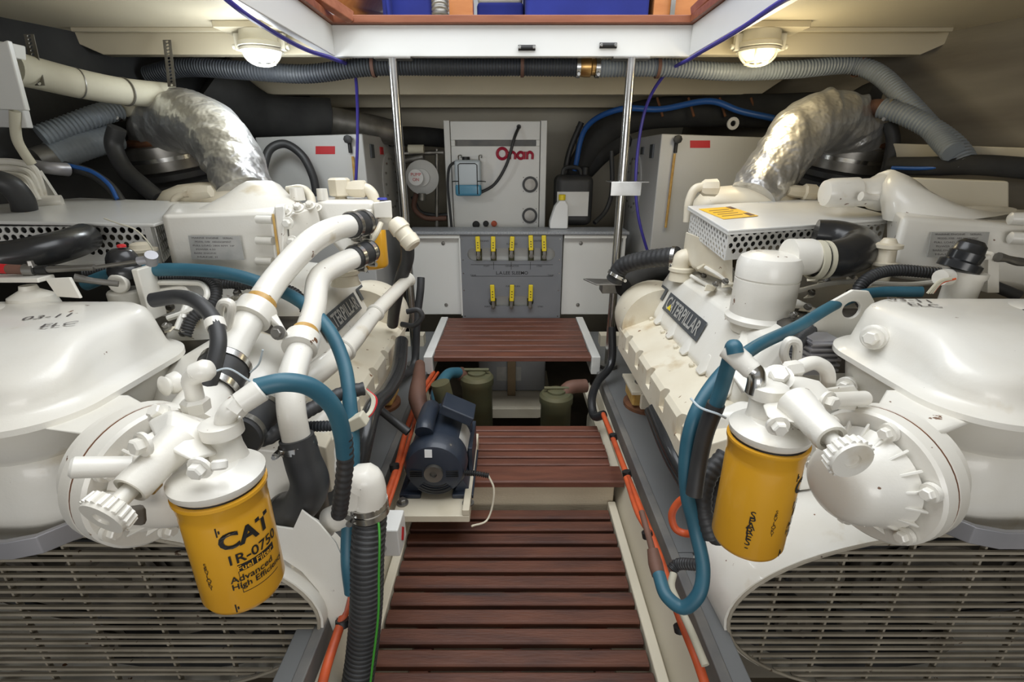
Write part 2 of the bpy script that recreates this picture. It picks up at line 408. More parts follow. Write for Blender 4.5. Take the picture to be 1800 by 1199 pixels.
grating('slatted_walkway', -.298, .297, [.42+pit*i for i in range(17)], -1.012, .018, 'wood', 'long dark red slatted wooden walkway on the lowest level, nearest the camera')
grating('slatted_walkway', -.317, .317, [1.235, 1.325]+[1.325+.042*i for i in range(1, 7)], -.925, .022, 'wood2', 'short red slatted wooden walkway on the raised level above the woven riser', wide=(-.317, .345), gap=.006, bearers=(-.22, 0, .22))
st = grating('slatted_step', -.335, .335, [1.90+.068*i for i in range(9)], -.785, .022, 'wood2', 'red slatted wooden step in front of the yellow handled valve panel', gap=.008)
part('side_rail', 'panel', st, lambda b: b.bb(-.375, -.337, 1.885, 2.44, -.862, -.78), bevel=.004)
part('side_rail', 'panel', st, lambda b: b.bb(.337, .375, 1.885, 2.44, -.862, -.78), bevel=.004)

# ---------------------------------------------------------------- behind and under the step
o = MB().bb(-.165, .165, 2.18, 2.40, -1.088, -.865); o = o.build('battery_box', 'batt', bevel=.008)
tag(o, 'grey battery box standing under the slatted step', 'box')
b = MB(); b.bb(-.19, .19, 2.02, 2.44, -1.105, -1.09); b.prism([(-.19, 2.0, H-1.12), (-.12, 2.0, H-1.14), (.12, 2.0, H-1.14), (.19, 2.0, H-1.12), (.19, 2.0, H-1.09), (-.19, 2.0, H-1.09)], (0, .0195, 0))
tag(b.build('battery_shelf', 'cream', bevel=.003), 'cream painted shelf with a notched front edge below the grey battery box', 'shelf')
tag(MB().bb(-.022, .018, 2.13, 2.16, -1.089, -.845).build('wooden_post', 'ply', bevel=.002), 'narrow rusty brown post standing in front of the grey battery box', 'post')
b = MB(); label_quad(b, [(-.075, 2.18, H-.955), (.045, 2.18, H-.955), (.045, 2.18, H-1.03), (-.075, 2.18, H-1.03)], (0, -1, 0)); q = b.build('label', 'platetag'); q.parent = o; q.location = Vector(q['_o'])-Vector(o['_o'])
def strainer(u, v, Y, r, h, label, hosepts):
    p = P(u, v, Y); root = thing('sea_strainer', p-Vector((0, 0, h)), label, 'strainer', )
    part('body', 'bronze', root, lambda b: b.lathe(p-Vector((0, 0, h)), (0, 0, 1), [(0, r*.9), (.02, r), (h-.05, r), (h-.04, r*1.1), (h-.012, r*1.1), (h, r*.95), (h+.004, r*.6)], 28))
    part('lid', 'bronze', root, lambda b: [b.lathe(p+Vector((0, 0, .0)), (0, 0, 1), [(0, r*.62), (.012, r*.6), (.016, r*.4)], 24), b.cyl(p+Vector((-r*.8, 0, .02)), p+Vector((r*.8, 0, .02)), .007)])
    part('elbow', 'copper', root, lambda b: b.tube(hosepts, .028, seg=14))
    return root
strainer(838, 658, 1.80, .062, .30, 'bronze sea strainer left of the battery box, blue hose on its elbow', [P(838, 672, 1.80), P(822, 664, 1.82), P(808, 656, 1.80)])
strainer(978, 690, 1.76, .062, .24, 'bronze sea strainer right of the battery box, short copper elbow on top', [P(985, 700, 1.76), P(1000, 682, 1.78), P(1030, 678, 1.80)])
hose('blue_hose', [P(806, 655, 1.80), P(788, 658, 1.74), P(768, 690, 1.62), P(772, 712, 1.5), P(792, 728, 1.42), P(800, 745, 1.36)], .022, 'blue', 'dusty blue hose dropping from the left sea strainer to the bilge pump')

# ---------------------------------------------------------------- bilge pump motor on its bracket plate
zp = -.905
root = thing('bilge_pump_motor', V(-.215, 1.25, zp), 'dark blue electric pump motor on a cream bracket beside the left stringer', 'pump motor')
part('mounting_plate', 'cream', root, lambda b: [b.bb(-.325, -.115, 1.06, 1.45, zp-.022, zp), b.bb(-.135, -.115, 1.06, 1.45, zp, zp+.02)], bevel=.003)
mc = V(-.215, 1.12, zp+.098)
ax = Vector((0.02, 1, .03)).normalized()
part('motor_body', 'motor', root, lambda b: b.lathe(mc, ax, [(0, .02), (0, .045), (.006, .078), (.02, .086), (.06, .088), (.066, .083), (.19, .083), (.196, .088), (.23, .086), (.25, .07), (.252, .02)], 36))
part('end_boss', 'dsteel', root, lambda b: [ring(b, mc-ax*.012, ax, .010, .026, .02), b.cyl(mc-ax*.004, mc, .011)])
def vents(b):
    for s in (-1, 1):
        for k in range(4): b.box(mc+Vector((s*.05, -.0005, .004-.006*k)), (.034, .004, .002))
    for k in range(4):
        b.tube([mc+Vector((math.cos(t)*(.05+.008*k), .002, math.sin(t)*(.05+.008*k))) for t in [math.radians(-130+10*i) for i in range(9)]], .002, seg=6, straight=True)
part('cooling_slots', 'black', root, vents)
part('capacitor_cover', 'motor', root, lambda b: b.tube([mc+Vector((-.03, .05, .095)), mc+Vector((-.03, .07, .103)), mc+Vector((-.03, .17, .103)), mc+Vector((-.03, .19, .095))], .026, seg=16), bevel=0)
part('terminal_box', 'motor', root, lambda b: b.box(mc+Vector((.055, .15, .115)), (.10, .09, .03), Matrix.Rotation(.45, 3, 'Y')), bevel=.004)
part('rating_label', 'platetag', root, lambda b: b.ringface([[mc+ax*(t)+Vector((math.cos(a)*.0836, 0, math.sin(a)*.0836)) for a in [math.radians(8+5*i) for i in range(8)]]+[mc+ax*t+Vector((math.cos(a)*.0845, 0, math.sin(a)*.0845)) for a in [math.radians(43-5*i) for i in range(8)]] for t in (.08, .17)]))
part('small_tag', 'white', root, lambda b: label_quad(b, [mc+Vector((-.022, .005, .070)), mc+Vector((-.002, .005, .070)), mc+Vector((-.002, .001, .048)), mc+Vector((-.022, .001, .048))], (0, -1, .2), .004, .003))
for s in (-1, 1):
    part('foot', 'motor', root, lambda b: [b.bb(-.215+s*.045, -.215+s*.105, 1.13, 1.36, zp+.001, zp+.014), b.prism([V(-.215+s*.05, 1.15, zp+.012), V(-.215+s*.095, 1.15, zp+.012), V(-.215+s*.07, 1.15, zp+.06)], (0, .18, 0))], bevel=.002)
    part('bolt', 'dsteel', root, lambda b: b.bolt(V(-.215+s*.092, 1.11, zp+.003), (0, 0, 1), .011, .012))
part('pump_head', 'bronze', root, lambda b: [b.cyl(mc+ax*.25, mc+ax*.30, .05), b.cyl(mc+ax*.28+Vector((0, 0, .02)), mc+ax*.28+Vector((-.02, 0, .13)), .03)])
part('side_bracket', 'motor', root, lambda b: b.bb(-.13, -.117, 1.22, 1.38, zp+.005, zp+.11), bevel=.002)
hose('cable', [mc+Vector((.085, .01, -.01)), mc+Vector((.12, 0, -.005)), mc+Vector((.15, 0, -.012))], .008, 'black', 'short black spiral bound cable at the right of the blue pump motor', cat='cable', rib=(.006, .003), n=10)
hose('thin_cable', [mc+Vector((.15, 0, -.012)), mc+Vector((.165, -.01, -.05)), V(-.07, 1.09, -.945), V(-.11, 1.055, -.935)], .0028, 'cream', 'thin cream cable looping down beside the blue pump motor', cat='cable', seg=8)
hose('copper_fitting', [P(738, 640, 1.62), P(736, 668, 1.5), P(734, 700, 1.42), P(745, 738, 1.36)], [.018, .024, .03, .024], 'copper', 'reddish copper pipe reducer above the blue pump motor', cat='pipe fitting')
hose('rubber_hose', [P(668, 720, 1.25), P(690, 738, 1.22), P(718, 760, 1.2)], .012, 'rubber', 'thin black hose entering the left side of the blue pump motor')

# ---------------------------------------------------------------- valve panel and the cabinet it is on
cab = thing('valve_cabinet', V(0, 2.5, -.80), 'low white cabinet with speckled top in front of the generator', 'cabinet')
part('worktop', 'granite', cab, lambda b: b.bb(-.53, .585, 2.44, 2.62, -.352, -.337), bevel=.003)
part('front_panel', 'panel', cab, lambda b: [b.bb(-.55, -.262, 2.475, 2.485, -.778, -.366), b.bb(-.262, .262, 2.505, 2.515, -.80, -.36)], bevel=.002)
part('front_panel', 'panel', cab, lambda b: b.bb(.262, .555, 2.475, 2.485, -.778, -.366), bevel=.002)
part('frame', 'panel', cab, lambda b: [b.bb(-.555, -.262, 2.45, 2.475, -.372, -.354), b.bb(.262, .575, 2.45, 2.475, -.372, -.354), b.bb(.558, .572, 2.45, 2.62, -.778, -.372), b.bb(-.268, -.260, 2.45, 2.475, -.778, -.372)], bevel=.002)
for x in (-.35, .35):
    for z in (-.40, -.725): part('screw', 'dsteel', cab, lambda b: b.lathe((x, 2.475, H+z), (0, -1, 0), [(0, .010), (.003, .009), (.004, .004)], 14))
# the plate with two long slots
pl = thing('valve_plate', V(0, 2.46, -.81), 'brushed grey engraved plate with two slots full of yellow valve levers', 'control panel')
def slotplate(b, x0, x1, z0, z1, slots, y0, y1):
    # vertical strips between slot ends, capsule shaped holes
    zs = [z1]+[(slots[0][1]+slots[1][1])/2, z0]
    for k, (cx, cz, hw, r) in enumerate(slots):
        zt, zb = zs[k], zs[k+1]; inn, out = [], []
        for sx, X in ((1, x1), (-1, x0)):
            e = cx+sx*(hw-r)
            for i in range(11):
                t = sx*(math.pi/2-math.pi*i/10); inn.append((e+sx*r*math.cos(t), cz+r*math.sin(t)))
                A, B = (zt, zb) if sx > 0 else (zb, zt)
                out.append((e+(X-e)*i/3, A) if i <= 3 else ((X, A+(B-A)*(i-3)/4) if i <= 7 else (X+(e-X)*(i-7)/3, B)))
        b.ringface([[(p[0], y0, H+p[1]), (q[0], y0, H+q[1]), (q[0], y1, H+q[1]), (p[0], y1, H+p[1])] for p, q in zip(inn, out)], closed=True)
slot1 = (-.004, -.452, .222, .033); slot2 = (-.004, -.698, .118, .028)
part('plate', 'aluplate', pl, lambda b: slotplate(b, -.262, .254, -.80, -.352, (slot1, slot2), 2.452, 2.458), smooth=False)
def engrave(b):
    for z in (-.505, -.565): b.bb(-.21, .21, 2.4508, 2.4512, z, z+.0015)
    text(b, 'L.A.LEE SLEEMO', V(.0, 2.452, -.548), (1, 0, 0), (0, 0, 1), .024, .01)
    for x, z, s in ((-.14, -.385, 'ENGINES'), (.13, -.385, 'WATER'), (0, -.400, 'FUEL FEED'), (-.13, -.512, 'PORT'), (0, -.512, 'GENERATOR'), (.14, -.512, 'STBD'), (.005, -.618, 'FUEL RETURN'), (-.13, -.728, 'PORT'), (.15, -.728, 'STBD'), (-.2, -.56, 'TANK'), (.2, -.56, 'TANK')):
        text(b, s, V(x, 2.452, z), (1, 0, 0), (0, 0, 1), .012)
    for x in (-.094, -.004, .094): b.bb(x-.001, x+.001, 2.4508, 2.4512, -.53, -.49)
part('engraving', 'black', pl, engrave, smooth=False)
part('rivets', 'steel', pl, lambda b: [b.lathe((x, 2.452, H+z), (0, -1, 0), [(0, .004), (.0015, .003)], 10) for x in (-.25, .242) for z in (-.375, -.48, -.55, -.64, -.78)])
for u, top, low, i in [(841, 415, 452, 0), (867, 415, 452, 0), (899, 415, 450, 0), (934, 413, 450, 0), (957, 413, 452, 0), (867, 500, 540, 1), (899, 500, 540, 1), (932, 500, 540, 1)]:
    names = ['first', 'second', 'third', 'fourth', 'fifth']
    t_, l_ = P(u, top, 2.43), P(u, low, 2.43); hgt = (t_-l_).length
    row = 'upper' if i == 0 else 'lower'; idx = {841: 0, 867: 1, 899: 2, 934: 3, 957: 4}[u] if i == 0 else {867: 0, 899: 1, 932: 2}[u]
    r_ = thing('ball_valve', l_+Vector((0, .04, 0)), 'yellow handled ball valve, %s from the left in the %s slot' % (names[idx], row), 'valve', 'valves in the grey plate')
    tilt = Matrix.Rotation(random.uniform(-.06, .06), 3, 'Y')
    part('lever', 'dsteel', r_, lambda b: [b.box(l_+Vector((0, .003, .02)), (.016, .003, .055), tilt), b.bolt(l_+Vector((0, .002, 0)), (0, -1, 0), .008, .006)], bevel=.001)
    part('grip', 'yelhandle', r_, lambda b: b.box(l_+tilt@Vector((0, .002, hgt*.62)), (.023, .011, hgt*.72), tilt), bevel=.004)
    part('body', 'bronze', r_, lambda b: [b.cyl(l_+Vector((0, .006, 0)), l_+Vector((0, .06, 0)), .011), b.cyl(l_+Vector((0, .055, -.04)), l_+Vector((0, .055, .03)), .015)])
    part('print', 'black', r_, lambda b: [b.box(l_+tilt@Vector((0, -.004, hgt*(.45+.12*k))), (.006, .0008, .005), tilt) for k in range(3)])

# ---------------------------------------------------------------- generator enclosure
g = thing('generator_enclosure', V(-.085, 3.0, -.75), 'tall cream white generator sound enclosure behind the valve panel', 'generator')
gy = 2.75
part('casing', 'panel', g, lambda b: [b.bb(-.357, -.325, gy, 3.3, -.75, .19), b.bb(.150, .184, gy, 3.3, -.75, .19), b.bb(-.324, .149, gy+.03, 3.3, -.75, .187)], bevel=.004)
def gface(b):
    z1, z2 = .095, .065
    b.bb(-.322, .147, gy+.003, gy+.02, z1, .185); b.bb(-.322, .147, gy+.003, gy+.02, -.75, z2); b.bb(-.322, -.30, gy+.003, gy+.02, z2, z1); b.bb(.127, .147, gy+.003, gy+.02, z2, z1)
part('front_panel', 'panel', g, gface, bevel=.002)
part('slot_recess', 'greyed', g, lambda b: b.bb(-.30, .127, gy+.021, gy+.029, z1 if False else .065, .095))
def onan(b):
    # rounded four letter maker mark from tubes
    zb, zt, y = .005, .045, gy-.0005
    def p(x, z): return Vector((x, y, H+z))
    def st_(pts, r=.0072): b.tube(pts, r, seg=8, n=6)
    cx = -.052; st_([p(cx+.026*math.cos(t), .028+.026*math.sin(t)) for t in [2*math.pi*k/16 for k in range(17)]], .008)
    x = -.012; st_([p(x, .0), p(x, .038)]); st_([p(x, .026), p(x+.014, .036), p(x+.028, .026), p(x+.028, .0)])
    cx = .046; st_([p(cx+.016*math.cos(t), .019+.016*math.sin(t)) for t in [2*math.pi*k/14 for k in range(15)]]); st_([p(cx+.018, .038), p(cx+.018, .0)])
    x = .080; st_([p(x, .0), p(x, .038)]); st_([p(x, .026), p(x+.014, .036), p(x+.028, .026), p(x+.028, .0)])
part('maker_mark', 'onanred', g, onan)
for z in (-.165, -.335):
    v_ = V(.098, gy+.002, {-.165: -.128, -.335: -.292}[z])
    q = part('vent', 'rubber', g, lambda b: [ring(b, v_, (0, -1, 0), .030, .042, .008)])
    part('mesh', 'dsteel', g, lambda b: b.lathe(v_, (0, -1, 0), [(0, .031), (.003, .031), (.004, .010)], 24))
part('knob', 'black', g, lambda b: b.cyl(V(-.145, gy+.002, -.335), V(-.145, gy-.012, -.335), .016, ch=.003))
part('knob', 'black', g, lambda b: b.cyl(V(-.20, gy+.002, -.34), V(-.20, gy-.012, -.34), .02, ch=.003))
part('knob', 'orange', g, lambda b: b.cyl(V(-.10, gy+.002, -.335), V(-.10, gy-.012, -.335), .016, ch=.003))
part('grommet', 'black', g, lambda b: b.lathe(P(912, 223, gy), (0, -1, 0), [(0, .012), (.01, .010)], 14))
for x in (.062, .134):
    for z in (-.092, -.164, -.256, -.328): part('screw', 'dsteel', g, lambda b: b.lathe(V(x, gy+.003, z), (0, -1, 0), [(0, .003), (.002, .002)], 8))
# coolant bottle hung on its wire frame
cbt = P(822, 282, gy-.05)
root = thing('coolant_bottle', P(821, 343, gy-.04), 'translucent coolant overflow bottle with blue liquid on the front of the generator', 'bottle')
x0, x1 = P(800, 300, gy-.05).x, P(846, 300, gy-.05).x; zt, zb, zm = P(822, 281, gy).z-H, P(822, 343, gy).z-H, P(822, 326, gy).z-H
part('bottle_upper', 'tankplastic', root, lambda b: b.bb(x0, x1, gy-.085, gy-.012, zm, zt), bevel=.014, seg=4)
part('liquid', 'blueliq', root, lambda b: b.bb(x0+.0, x1, gy-.085, gy-.012, zb, zm+.012), bevel=.014, seg=4)
part('cap', 'black', root, lambda b: b.cyl(((x0+x1)/2-.01, gy-.05, H+zt), ((x0+x1)/2-.01, gy-.05, H+zt+.015), .02))
def wf(b):
    y = gy-.088
    b.tube([(x0+.02, y, H+zb+.01), (x0+.02, y, H+zt-.025), (x0+.03, y, H+zt-.018), (x1-.03, y, H+zt-.018), (x1-.02, y, H+zt-.025), (x1-.02, y, H+zb+.01)], .0025, seg=6, straight=True)
    b.tube([(x0-.02, gy-.02, H+zm+.02), (x0, y, H+zm+.025), (x0+.02, y, H+zm+.025)], .0025, seg=6); b.tube([(x1+.02, gy-.02, H+zm+.02), (x1, y, H+zm+.025), (x1-.02, y, H+zm+.025)], .0025, seg=6)
part('wire_holder', 'black', root, wf)
for s in (x0+.02, x1-.01): part('hook', 'steel', root, lambda b: b.tube([(s, gy-.05, H+zt-.005), (s, gy-.04, H+zt+.02), (s+.012, gy-.02, H+zt+.022), (s+.01, gy-.004, H+zt+.01)], .003, seg=6))
hose('rubber_hose', [P(912, 224, gy-.005), P(905, 240, gy-.05), P(890, 290, gy-.05), P(868, 325, gy-.05), P(842, 340, gy-.06)], .008, 'rubber', 'thin black hose curving from the top of the generator face to the coolant bottle', seg=10)
hose('rubber_hose', [P(802, 284, gy-.05), P(791, 292, gy-.04), P(787, 320, gy-.03), P(791, 370, gy-.03), P(796, 420, gy-.03)], .007, 'rubber', 'thin black hose running down the left edge of the generator face', seg=10)

# jerrycan and small bottle beside it
j = thing('jerrycan', V(.42, 2.72, -.34), 'black plastic jerrycan with a white label right of the generator', 'jerrycan')
jx0, jx1 = P(978, 330, 2.66).x, P(1044, 330, 2.66).x; jt = P(1000, 308, 2.66).z-H
part('body', 'rubber', j, lambda b: b.bb(jx0, jx1, 2.66, 2.86, -.337, jt-.0), bevel=.035, seg=5)
part('handle', 'rubber', j, lambda b: b.tube([(jx0+.04, 2.76, H+jt-.02), (jx0+.05, 2.76, H+jt+.03), (jx1-.07, 2.76, H+jt+.03), (jx1-.05, 2.76, H+jt-.02)], .012, seg=10))
part('cap', 'black', j, lambda b: b.cyl((jx1-.035, 2.76, H+jt-.01), (jx1-.035, 2.76, H+jt+.04), .022, ch=.003))
part('label', 'white', j, lambda b: label_quad(b, [(jx0+.005, 2.66, H-.16), (jx1-.025, 2.66, H-.16), (jx1-.025, 2.66, H-.285), (jx0+.005, 2.66, H-.285)], (0, -1, 0), .002, .0015))
q = thing('oil_bottle', V(.27, 2.56, -.336), 'small white plastic bottle with a yellow cap in front of the black jerrycan', 'bottle')
bx = P(985, 400, 2.57).x
part('body', 'white', q, lambda b: b.prism([(bx-.058, 2.53, H-.336), (bx-.058, 2.53, H-.30), (bx-.035, 2.53, H-.225), (bx-.012, 2.53, H-.195), (bx+.018, 2.53, H-.195), (bx+.035, 2.53, H-.22), (bx+.035, 2.53, H-.336)], (0, .07, 0)), bevel=.008, seg=3)
part('cap', 'yelhandle', q, lambda b: b.cyl((bx+.003, 2.565, H-.195), (bx+.003, 2.565, H-.168), .018, ch=.002))

# ---------------------------------------------------------------- fuel tanks either side
def ftank(s, label, dots):
    x = .655*s; root = thing('fuel_tank', V(x+s*.4, 2.6, -.75), label, 'tank')
    part('tank_body', 'tankpaint', root, lambda b: b.prism([V(x, 2.3, -.75), V(x, 2.3, .105), V(s*1.13, 2.3, .09), V(s*1.02, 2.3, -.45), V(s*.86, 2.3, -.75)], (0, .65, 0)), bevel=.006)
    if s < 0: q = [P(555, 257, 2.3), P(589, 257, 2.3), P(589, 271, 2.3), P(555, 271, 2.3)]
    else: q = [P(1213, 247, 2.3), P(1248, 247, 2.3), P(1248, 260, 2.3), P(1213, 260, 2.3)]
    part('red_label', 'red', root, lambda b: label_quad(b, q, (0, -1, 0), .002, .002))
    u0 = 612 if s < 0 else 1191
    a = P(u0, 245, 2.28)
    part('gauge_tap', 'black', root, lambda b: [b.lathe(a, (0, -1, 0), [(0, .018), (.012, .018), (.014, .010)], 8), b.cyl(a+Vector((0, .012, 0)), a+Vector((0, .012, -.055)), .008)])
    c, d = (P(620, 275, 2.285), P(624, 320, 2.285)) if s < 0 else (P(1186, 270, 2.285), P(1170, 400, 2.285))
    part('sight_tube', 'amber', root, lambda b: b.tube([c, d], .006, seg=8))
    part('hatch_plate', 'tankpaint', root, lambda b: b.lathe((x, 2.72, H-.12), (-s, 0, 0), [(0, .15), (.006, .15), (.009, .14)], 40))
    part('hatch_bolts', 'steel', root, lambda b: [b.bolt((x-s*.009, 2.72+.125*math.cos(t), H-.12+.125*math.sin(t)), (-s, 0, 0), .007, .006, False) for t in [2*math.pi*k/14 for k in range(14)]])
    part('side_plate', 'greyplate', root, lambda b: [b.box((x-s*.004, 2.42, H+.035), (.008, .05, .06))], bevel=.001)
    part('side_label', 'red' if s < 0 else 'greyplate', root, lambda b: [b.box((x-s*.003, 2.60, H+.04), (.006, .05, .035))])
    return root
ftank(-1, 'grey white fuel tank left of the generator with a red label on its front', 0)
t2 = ftank(1, 'grey white fuel tank right of the generator with a long amber sight tube', 0)
part('mounting_lug', 'tankpaint', t2, lambda b: ring(b, P(1289, 217, 2.32), (0, 1, 0), .012, .026, .008, 16))
hose('rubber_hose', [P(462, 300, 2.15), P(475, 262, 2.18), P(500, 253, 2.2), P(530, 272, 2.2), P(550, 310, 2.2), P(557, 345, 2.2)], .017, 'rubber', 'black hose arching over the front of the left fuel tank')

# ---------------------------------------------------------------- stanchions
def pole(u0, u1, x, label):
    t_ = P(u0, 99, 1.95); t_.z = H+.339
    r_ = thing('support_pole', V(x, 1.95, -.85), label, 'support pole')
    part('tube', 'steel', r_, lambda b: b.cyl(V(x, 1.95, -.84), V(x, 1.95, .335), .0165))
    part('top_flange', 'dsteel', r_, lambda b: b.box(V(x, 1.965, .335), (.13, .05, .008)), bevel=.002)
    part('foot', 'dsteel', r_, lambda b: b.cyl(V(x, 1.95, -.853), V(x, 1.95, -.838), .04))
    return r_
xl = P(690, 100, 1.95).x; xr = P(1110, 100, 1.95).x
pole(690, 712, xl, 'polished steel support pole under the left end of the hatch beam')
pr = pole(1110, 1075, xr, 'polished steel support pole under the right end of the hatch beam, with two bracket plates')
a = P(1098, 332, 1.93)
part('bracket', 'steel', pr, lambda b: [b.bb(a.x-.062, a.x+.078, 1.88, 1.99, a.z-H+.024, a.z-H+.028), b.bb(a.x-.062, a.x+.05, 1.878, 1.882, a.z-H-.022, a.z-H+.026)], bevel=.001)
a = P(1062, 497, 1.9)
part('bracket', 'dsteel', pr, lambda b: [b.prism([a+Vector((-.085, 0, .012)), a+Vector((-.04, -.05, .0)), a+Vector((.06, -.05, 0)), a+Vector((.10, .03, .0)), a+Vector((-.06, .05, .0))], (0, 0, .006)), b.bb(a.x-.01, a.x+.08, a.y-.02, a.y+.05, a.z-H-.04, a.z-H+.002)], bevel=.002)

# ---------------------------------------------------------------- hoses along the hatch beam
Yh = 2.04
hose('bilge_hose', [P(262, 132, 2.12), P(320, 119, 2.08), P(430, 124, Yh), P(540, 130, Yh), P(640, 118, Yh), P(700, 116, Yh), P(800, 117, Yh), P(915, 117, Yh), P(1016, 118, Yh)], .0325, 'bellow', 'thick charcoal ribbed hose strung along under the left of the hatch beam', rib=(.011, .0025), seg=20)
hose('bilge_hose', [P(1052, 120, Yh), P(1160, 119, Yh), P(1280, 126, Yh), P(1400, 122, Yh), P(1500, 115, Yh), P(1540, 128, 1.98), P(1590, 175, 1.85), P(1640, 230, 1.72), P(1675, 268, 1.6)], .031, 'greyhose', 'pale grey ribbed hose running along the beam then down the right hull', rib=(.012, .003), seg=20)
r_ = thing('brass_hose_joiner', P(1036, 135, Yh), 'brass hose joiner with steel clamps between the charcoal and grey hoses', 'hose joiner')
part('barrel', 'brass', r_, lambda b: b.lathe(P(1014, 118, Yh), (1, 0, .0), [(0, .026), (.01, .03), (.03, .034), (.05, .034), (.055, .028), (.085, .026)], 28))
clamp('clamp', P(1016, 118, Yh), (1, 0, 0), .0335, r_, wid=.014); clamp('clamp', P(1050, 119, Yh), (1, 0, 0), .032, r_, wid=.016)
for i, (u, v, Y) in enumerate(((657, 117, Yh), (918, 117, Yh), (1156, 119, Yh), (1508, 116, Yh))):
    p = P(u, v, Y); b = MB(); ring(b, p-Vector((.006, 0, 0)), (1, 0, 0), .0335, .0365, .012, 24); b.box(p+Vector((0, 0, .045)), (.012, .004, .03))
    tag(b.build('pipe_strap', 'copper'), ['brown strap on the charcoal hose left of the left pole', 'brown strap on the charcoal hose above the generator', 'brown strap on the grey hose just right of the right pole', 'brown strap on the grey hose where it bends down the hull'][i], 'strap', 'brown hose straps')
for i, (u, v) in enumerate(((926, 84), (1069, 80))):
    p = P(u, v, 1.953); r_ = thing('cable_clip', p, ['small black cable clip on the white hatch beam, left one', 'small black cable clip on the white hatch beam, right one'][i], 'clip', 'clips on the hatch beam')
    part('saddle', 'black', r_, lambda b: b.tube([p+Vector((-.03, 0, 0)), p+Vector((.03, 0, 0))], .009, seg=12))
    part('screw', 'steel', r_, lambda b: [b.lathe(p+Vector((s*.025, -.008, 0)), (0, -1, 0), [(0, .006), (.003, .004)], 10) for s in (-1, 1)])
# purple cables along the coaming
hose('purple_cable', [V(-.672, 1.2, .383), P(400, 0, 1.28), P(470, 50, 1.5), P(540, 88, 1.75), P(588, 104, 1.92), P(622, 125, 2.1), P(628, 180, 2.2), P(628, 260, 2.22), P(625, 330, 2.22)], .0065, 'purple', 'purple cable along the left coaming, dropping past the left fuel tank', cat='cable', seg=8)
hose('purple_cable', [P(1400, -10, 1.22), P(1375, 2, 1.28), P(1300, 52, 1.5), P(1215, 102, 1.9), P(1165, 135, 2.1), P(1135, 190, 2.2), P(1118, 300, 2.2), P(1122, 380, 2.2), P(1150, 480, 2.2)], .0065, 'purple', 'purple cable along the right coaming, dropping behind the right pole', cat='cable', seg=8)

# ---------------------------------------------------------------- bulkhead lamps
def lamp(u, v, s, label, gl, col, en):
    p = P(u, 62, 1.86); p.z = H+.372; cx = p.x
    r_ = thing('bulkhead_lamp', p, label, 'lamp', )
    part('mounting_pad', 'ceil', r_, lambda b: b.bb(cx-.12, cx+.13, 1.80, 1.925, .395, .4148), bevel=.003)
    part('base', 'lampbody', r_, lambda b: b.lathe(V(cx, 1.86, .395), (0, 0, -1), [(0, .062), (.03, .064), (.034, .071), (.046, .072), (.050, .064)], 36))
    for k in (0, math.pi):
        part('clamp_lug', 'lampbody', r_, lambda b: [b.box(V(cx+.073*math.cos(k), 1.86, .365), (.022, .02, .05)), b.cyl(V(cx+.082*math.cos(k)-.013, 1.86, .352), V(cx+.082*math.cos(k)+.013, 1.86, .352), .008)], bevel=.002)
    part('glass', gl, r_, lambda b: b.lathe(V(cx, 1.86, .345), (0, 0, -1), [(0, .058)]+[(.040*math.sin(t), .058*math.cos(t)) for t in [math.radians(10*k) for k in range(1, 9)]], 32))
    def cage(b):
        ring(b, V(cx, 1.86, .344), (0, 0, -1), .058, .069, .008)
        for t in [math.pi*k/3 for k in range(3)]:
            b.tube([V(cx+math.cos(t)*.065*math.cos(q), 1.86+math.sin(t)*.065*math.cos(q), .342-.047*math.sin(q)) for q in [math.pi*i/14 for i in range(15)]], .0035, seg=6, straight=True)
        b.tube([V(cx+.037*math.cos(q), 1.86+.037*math.sin(q), .304) for q in [2*math.pi*i/20 for i in range(21)]], .0035, seg=6, straight=True)
    part('wire_cage', 'lampbody', r_, cage)
    l = bpy.data.lights.new('bulb', 'POINT'); l.energy = en; l.color = col; l.shadow_soft_size = .07
    lo = bpy.data.objects.new('bulb', l); C.objects.link(lo); lo.location = V(cx, 1.80, .25); lo.parent = None
lamp(456, 80, -1, 'round caged ceiling lamp left of the hatch, lit cool white', 'lampglass1', (.9, .96, 1), 4.5)
lamp(1337, 80, 1, 'round caged ceiling lamp right of the hatch, lit warm yellow', 'lampglass2', (1, .85, .55), 2.6)

# ---------------------------------------------------------------- saloon above
def so(name, m, label, cat, f, **k): b = MB(); f(b); return tag(b.build(name, m, **k), label, cat)
ys = 2.25
def px(u, y=ys): return P(u, 15, y).x
so('saloon_sofa', 'seat', 'blue velvet sofa seat above the hatch, left of the chrome flexible pipe', 'sofa', lambda b: [b.bb(px(676), px(757), ys, 2.9, .47, .62), b.bb(px(676), px(690), ys-.05, 2.9, .47, .75)], bevel=.02)
so('saloon_sofa', 'seat', 'large blue velvet sofa front above the hatch, right of centre', 'sofa', lambda b: [b.bb(px(924), px(1142), ys, 2.9, .463, .85), b.bb(px(834), px(922), ys+.15, 2.9, .463, .62)], bevel=.015)
so('saloon_sofa_cushion', 'lag', 'pale cushion on the blue seat above the hatch', 'cushion', lambda b: b.bb(px(834), px(920), ys+.2, 2.9, .622, .70), bevel=.02)
so('saloon_divider', 'varnish', 'varnished wood divider above the hatch left of the large blue sofa', 'panel', lambda b: b.bb(px(790), px(832), ys-.02, ys+.04, .463, .95), bevel=.004)
so('wood_cabinet', 'varnish', 'varnished wood cabinet above the right corner of the hatch', 'cabinet', lambda b: [b.bb(px(1149), px(1149)+.9, ys, ys+.4, .463, .95), b.bb(px(1149), px(1149)+.9, ys-.012, ys, .463, .50)], bevel=.004)
so('luggage_strap', 'dsteel', 'grey strap hanging in front of the varnished cabinet above the hatch', 'strap', lambda b: b.bb(px(1176), px(1184), ys-.022, ys-.016, .463, .95))
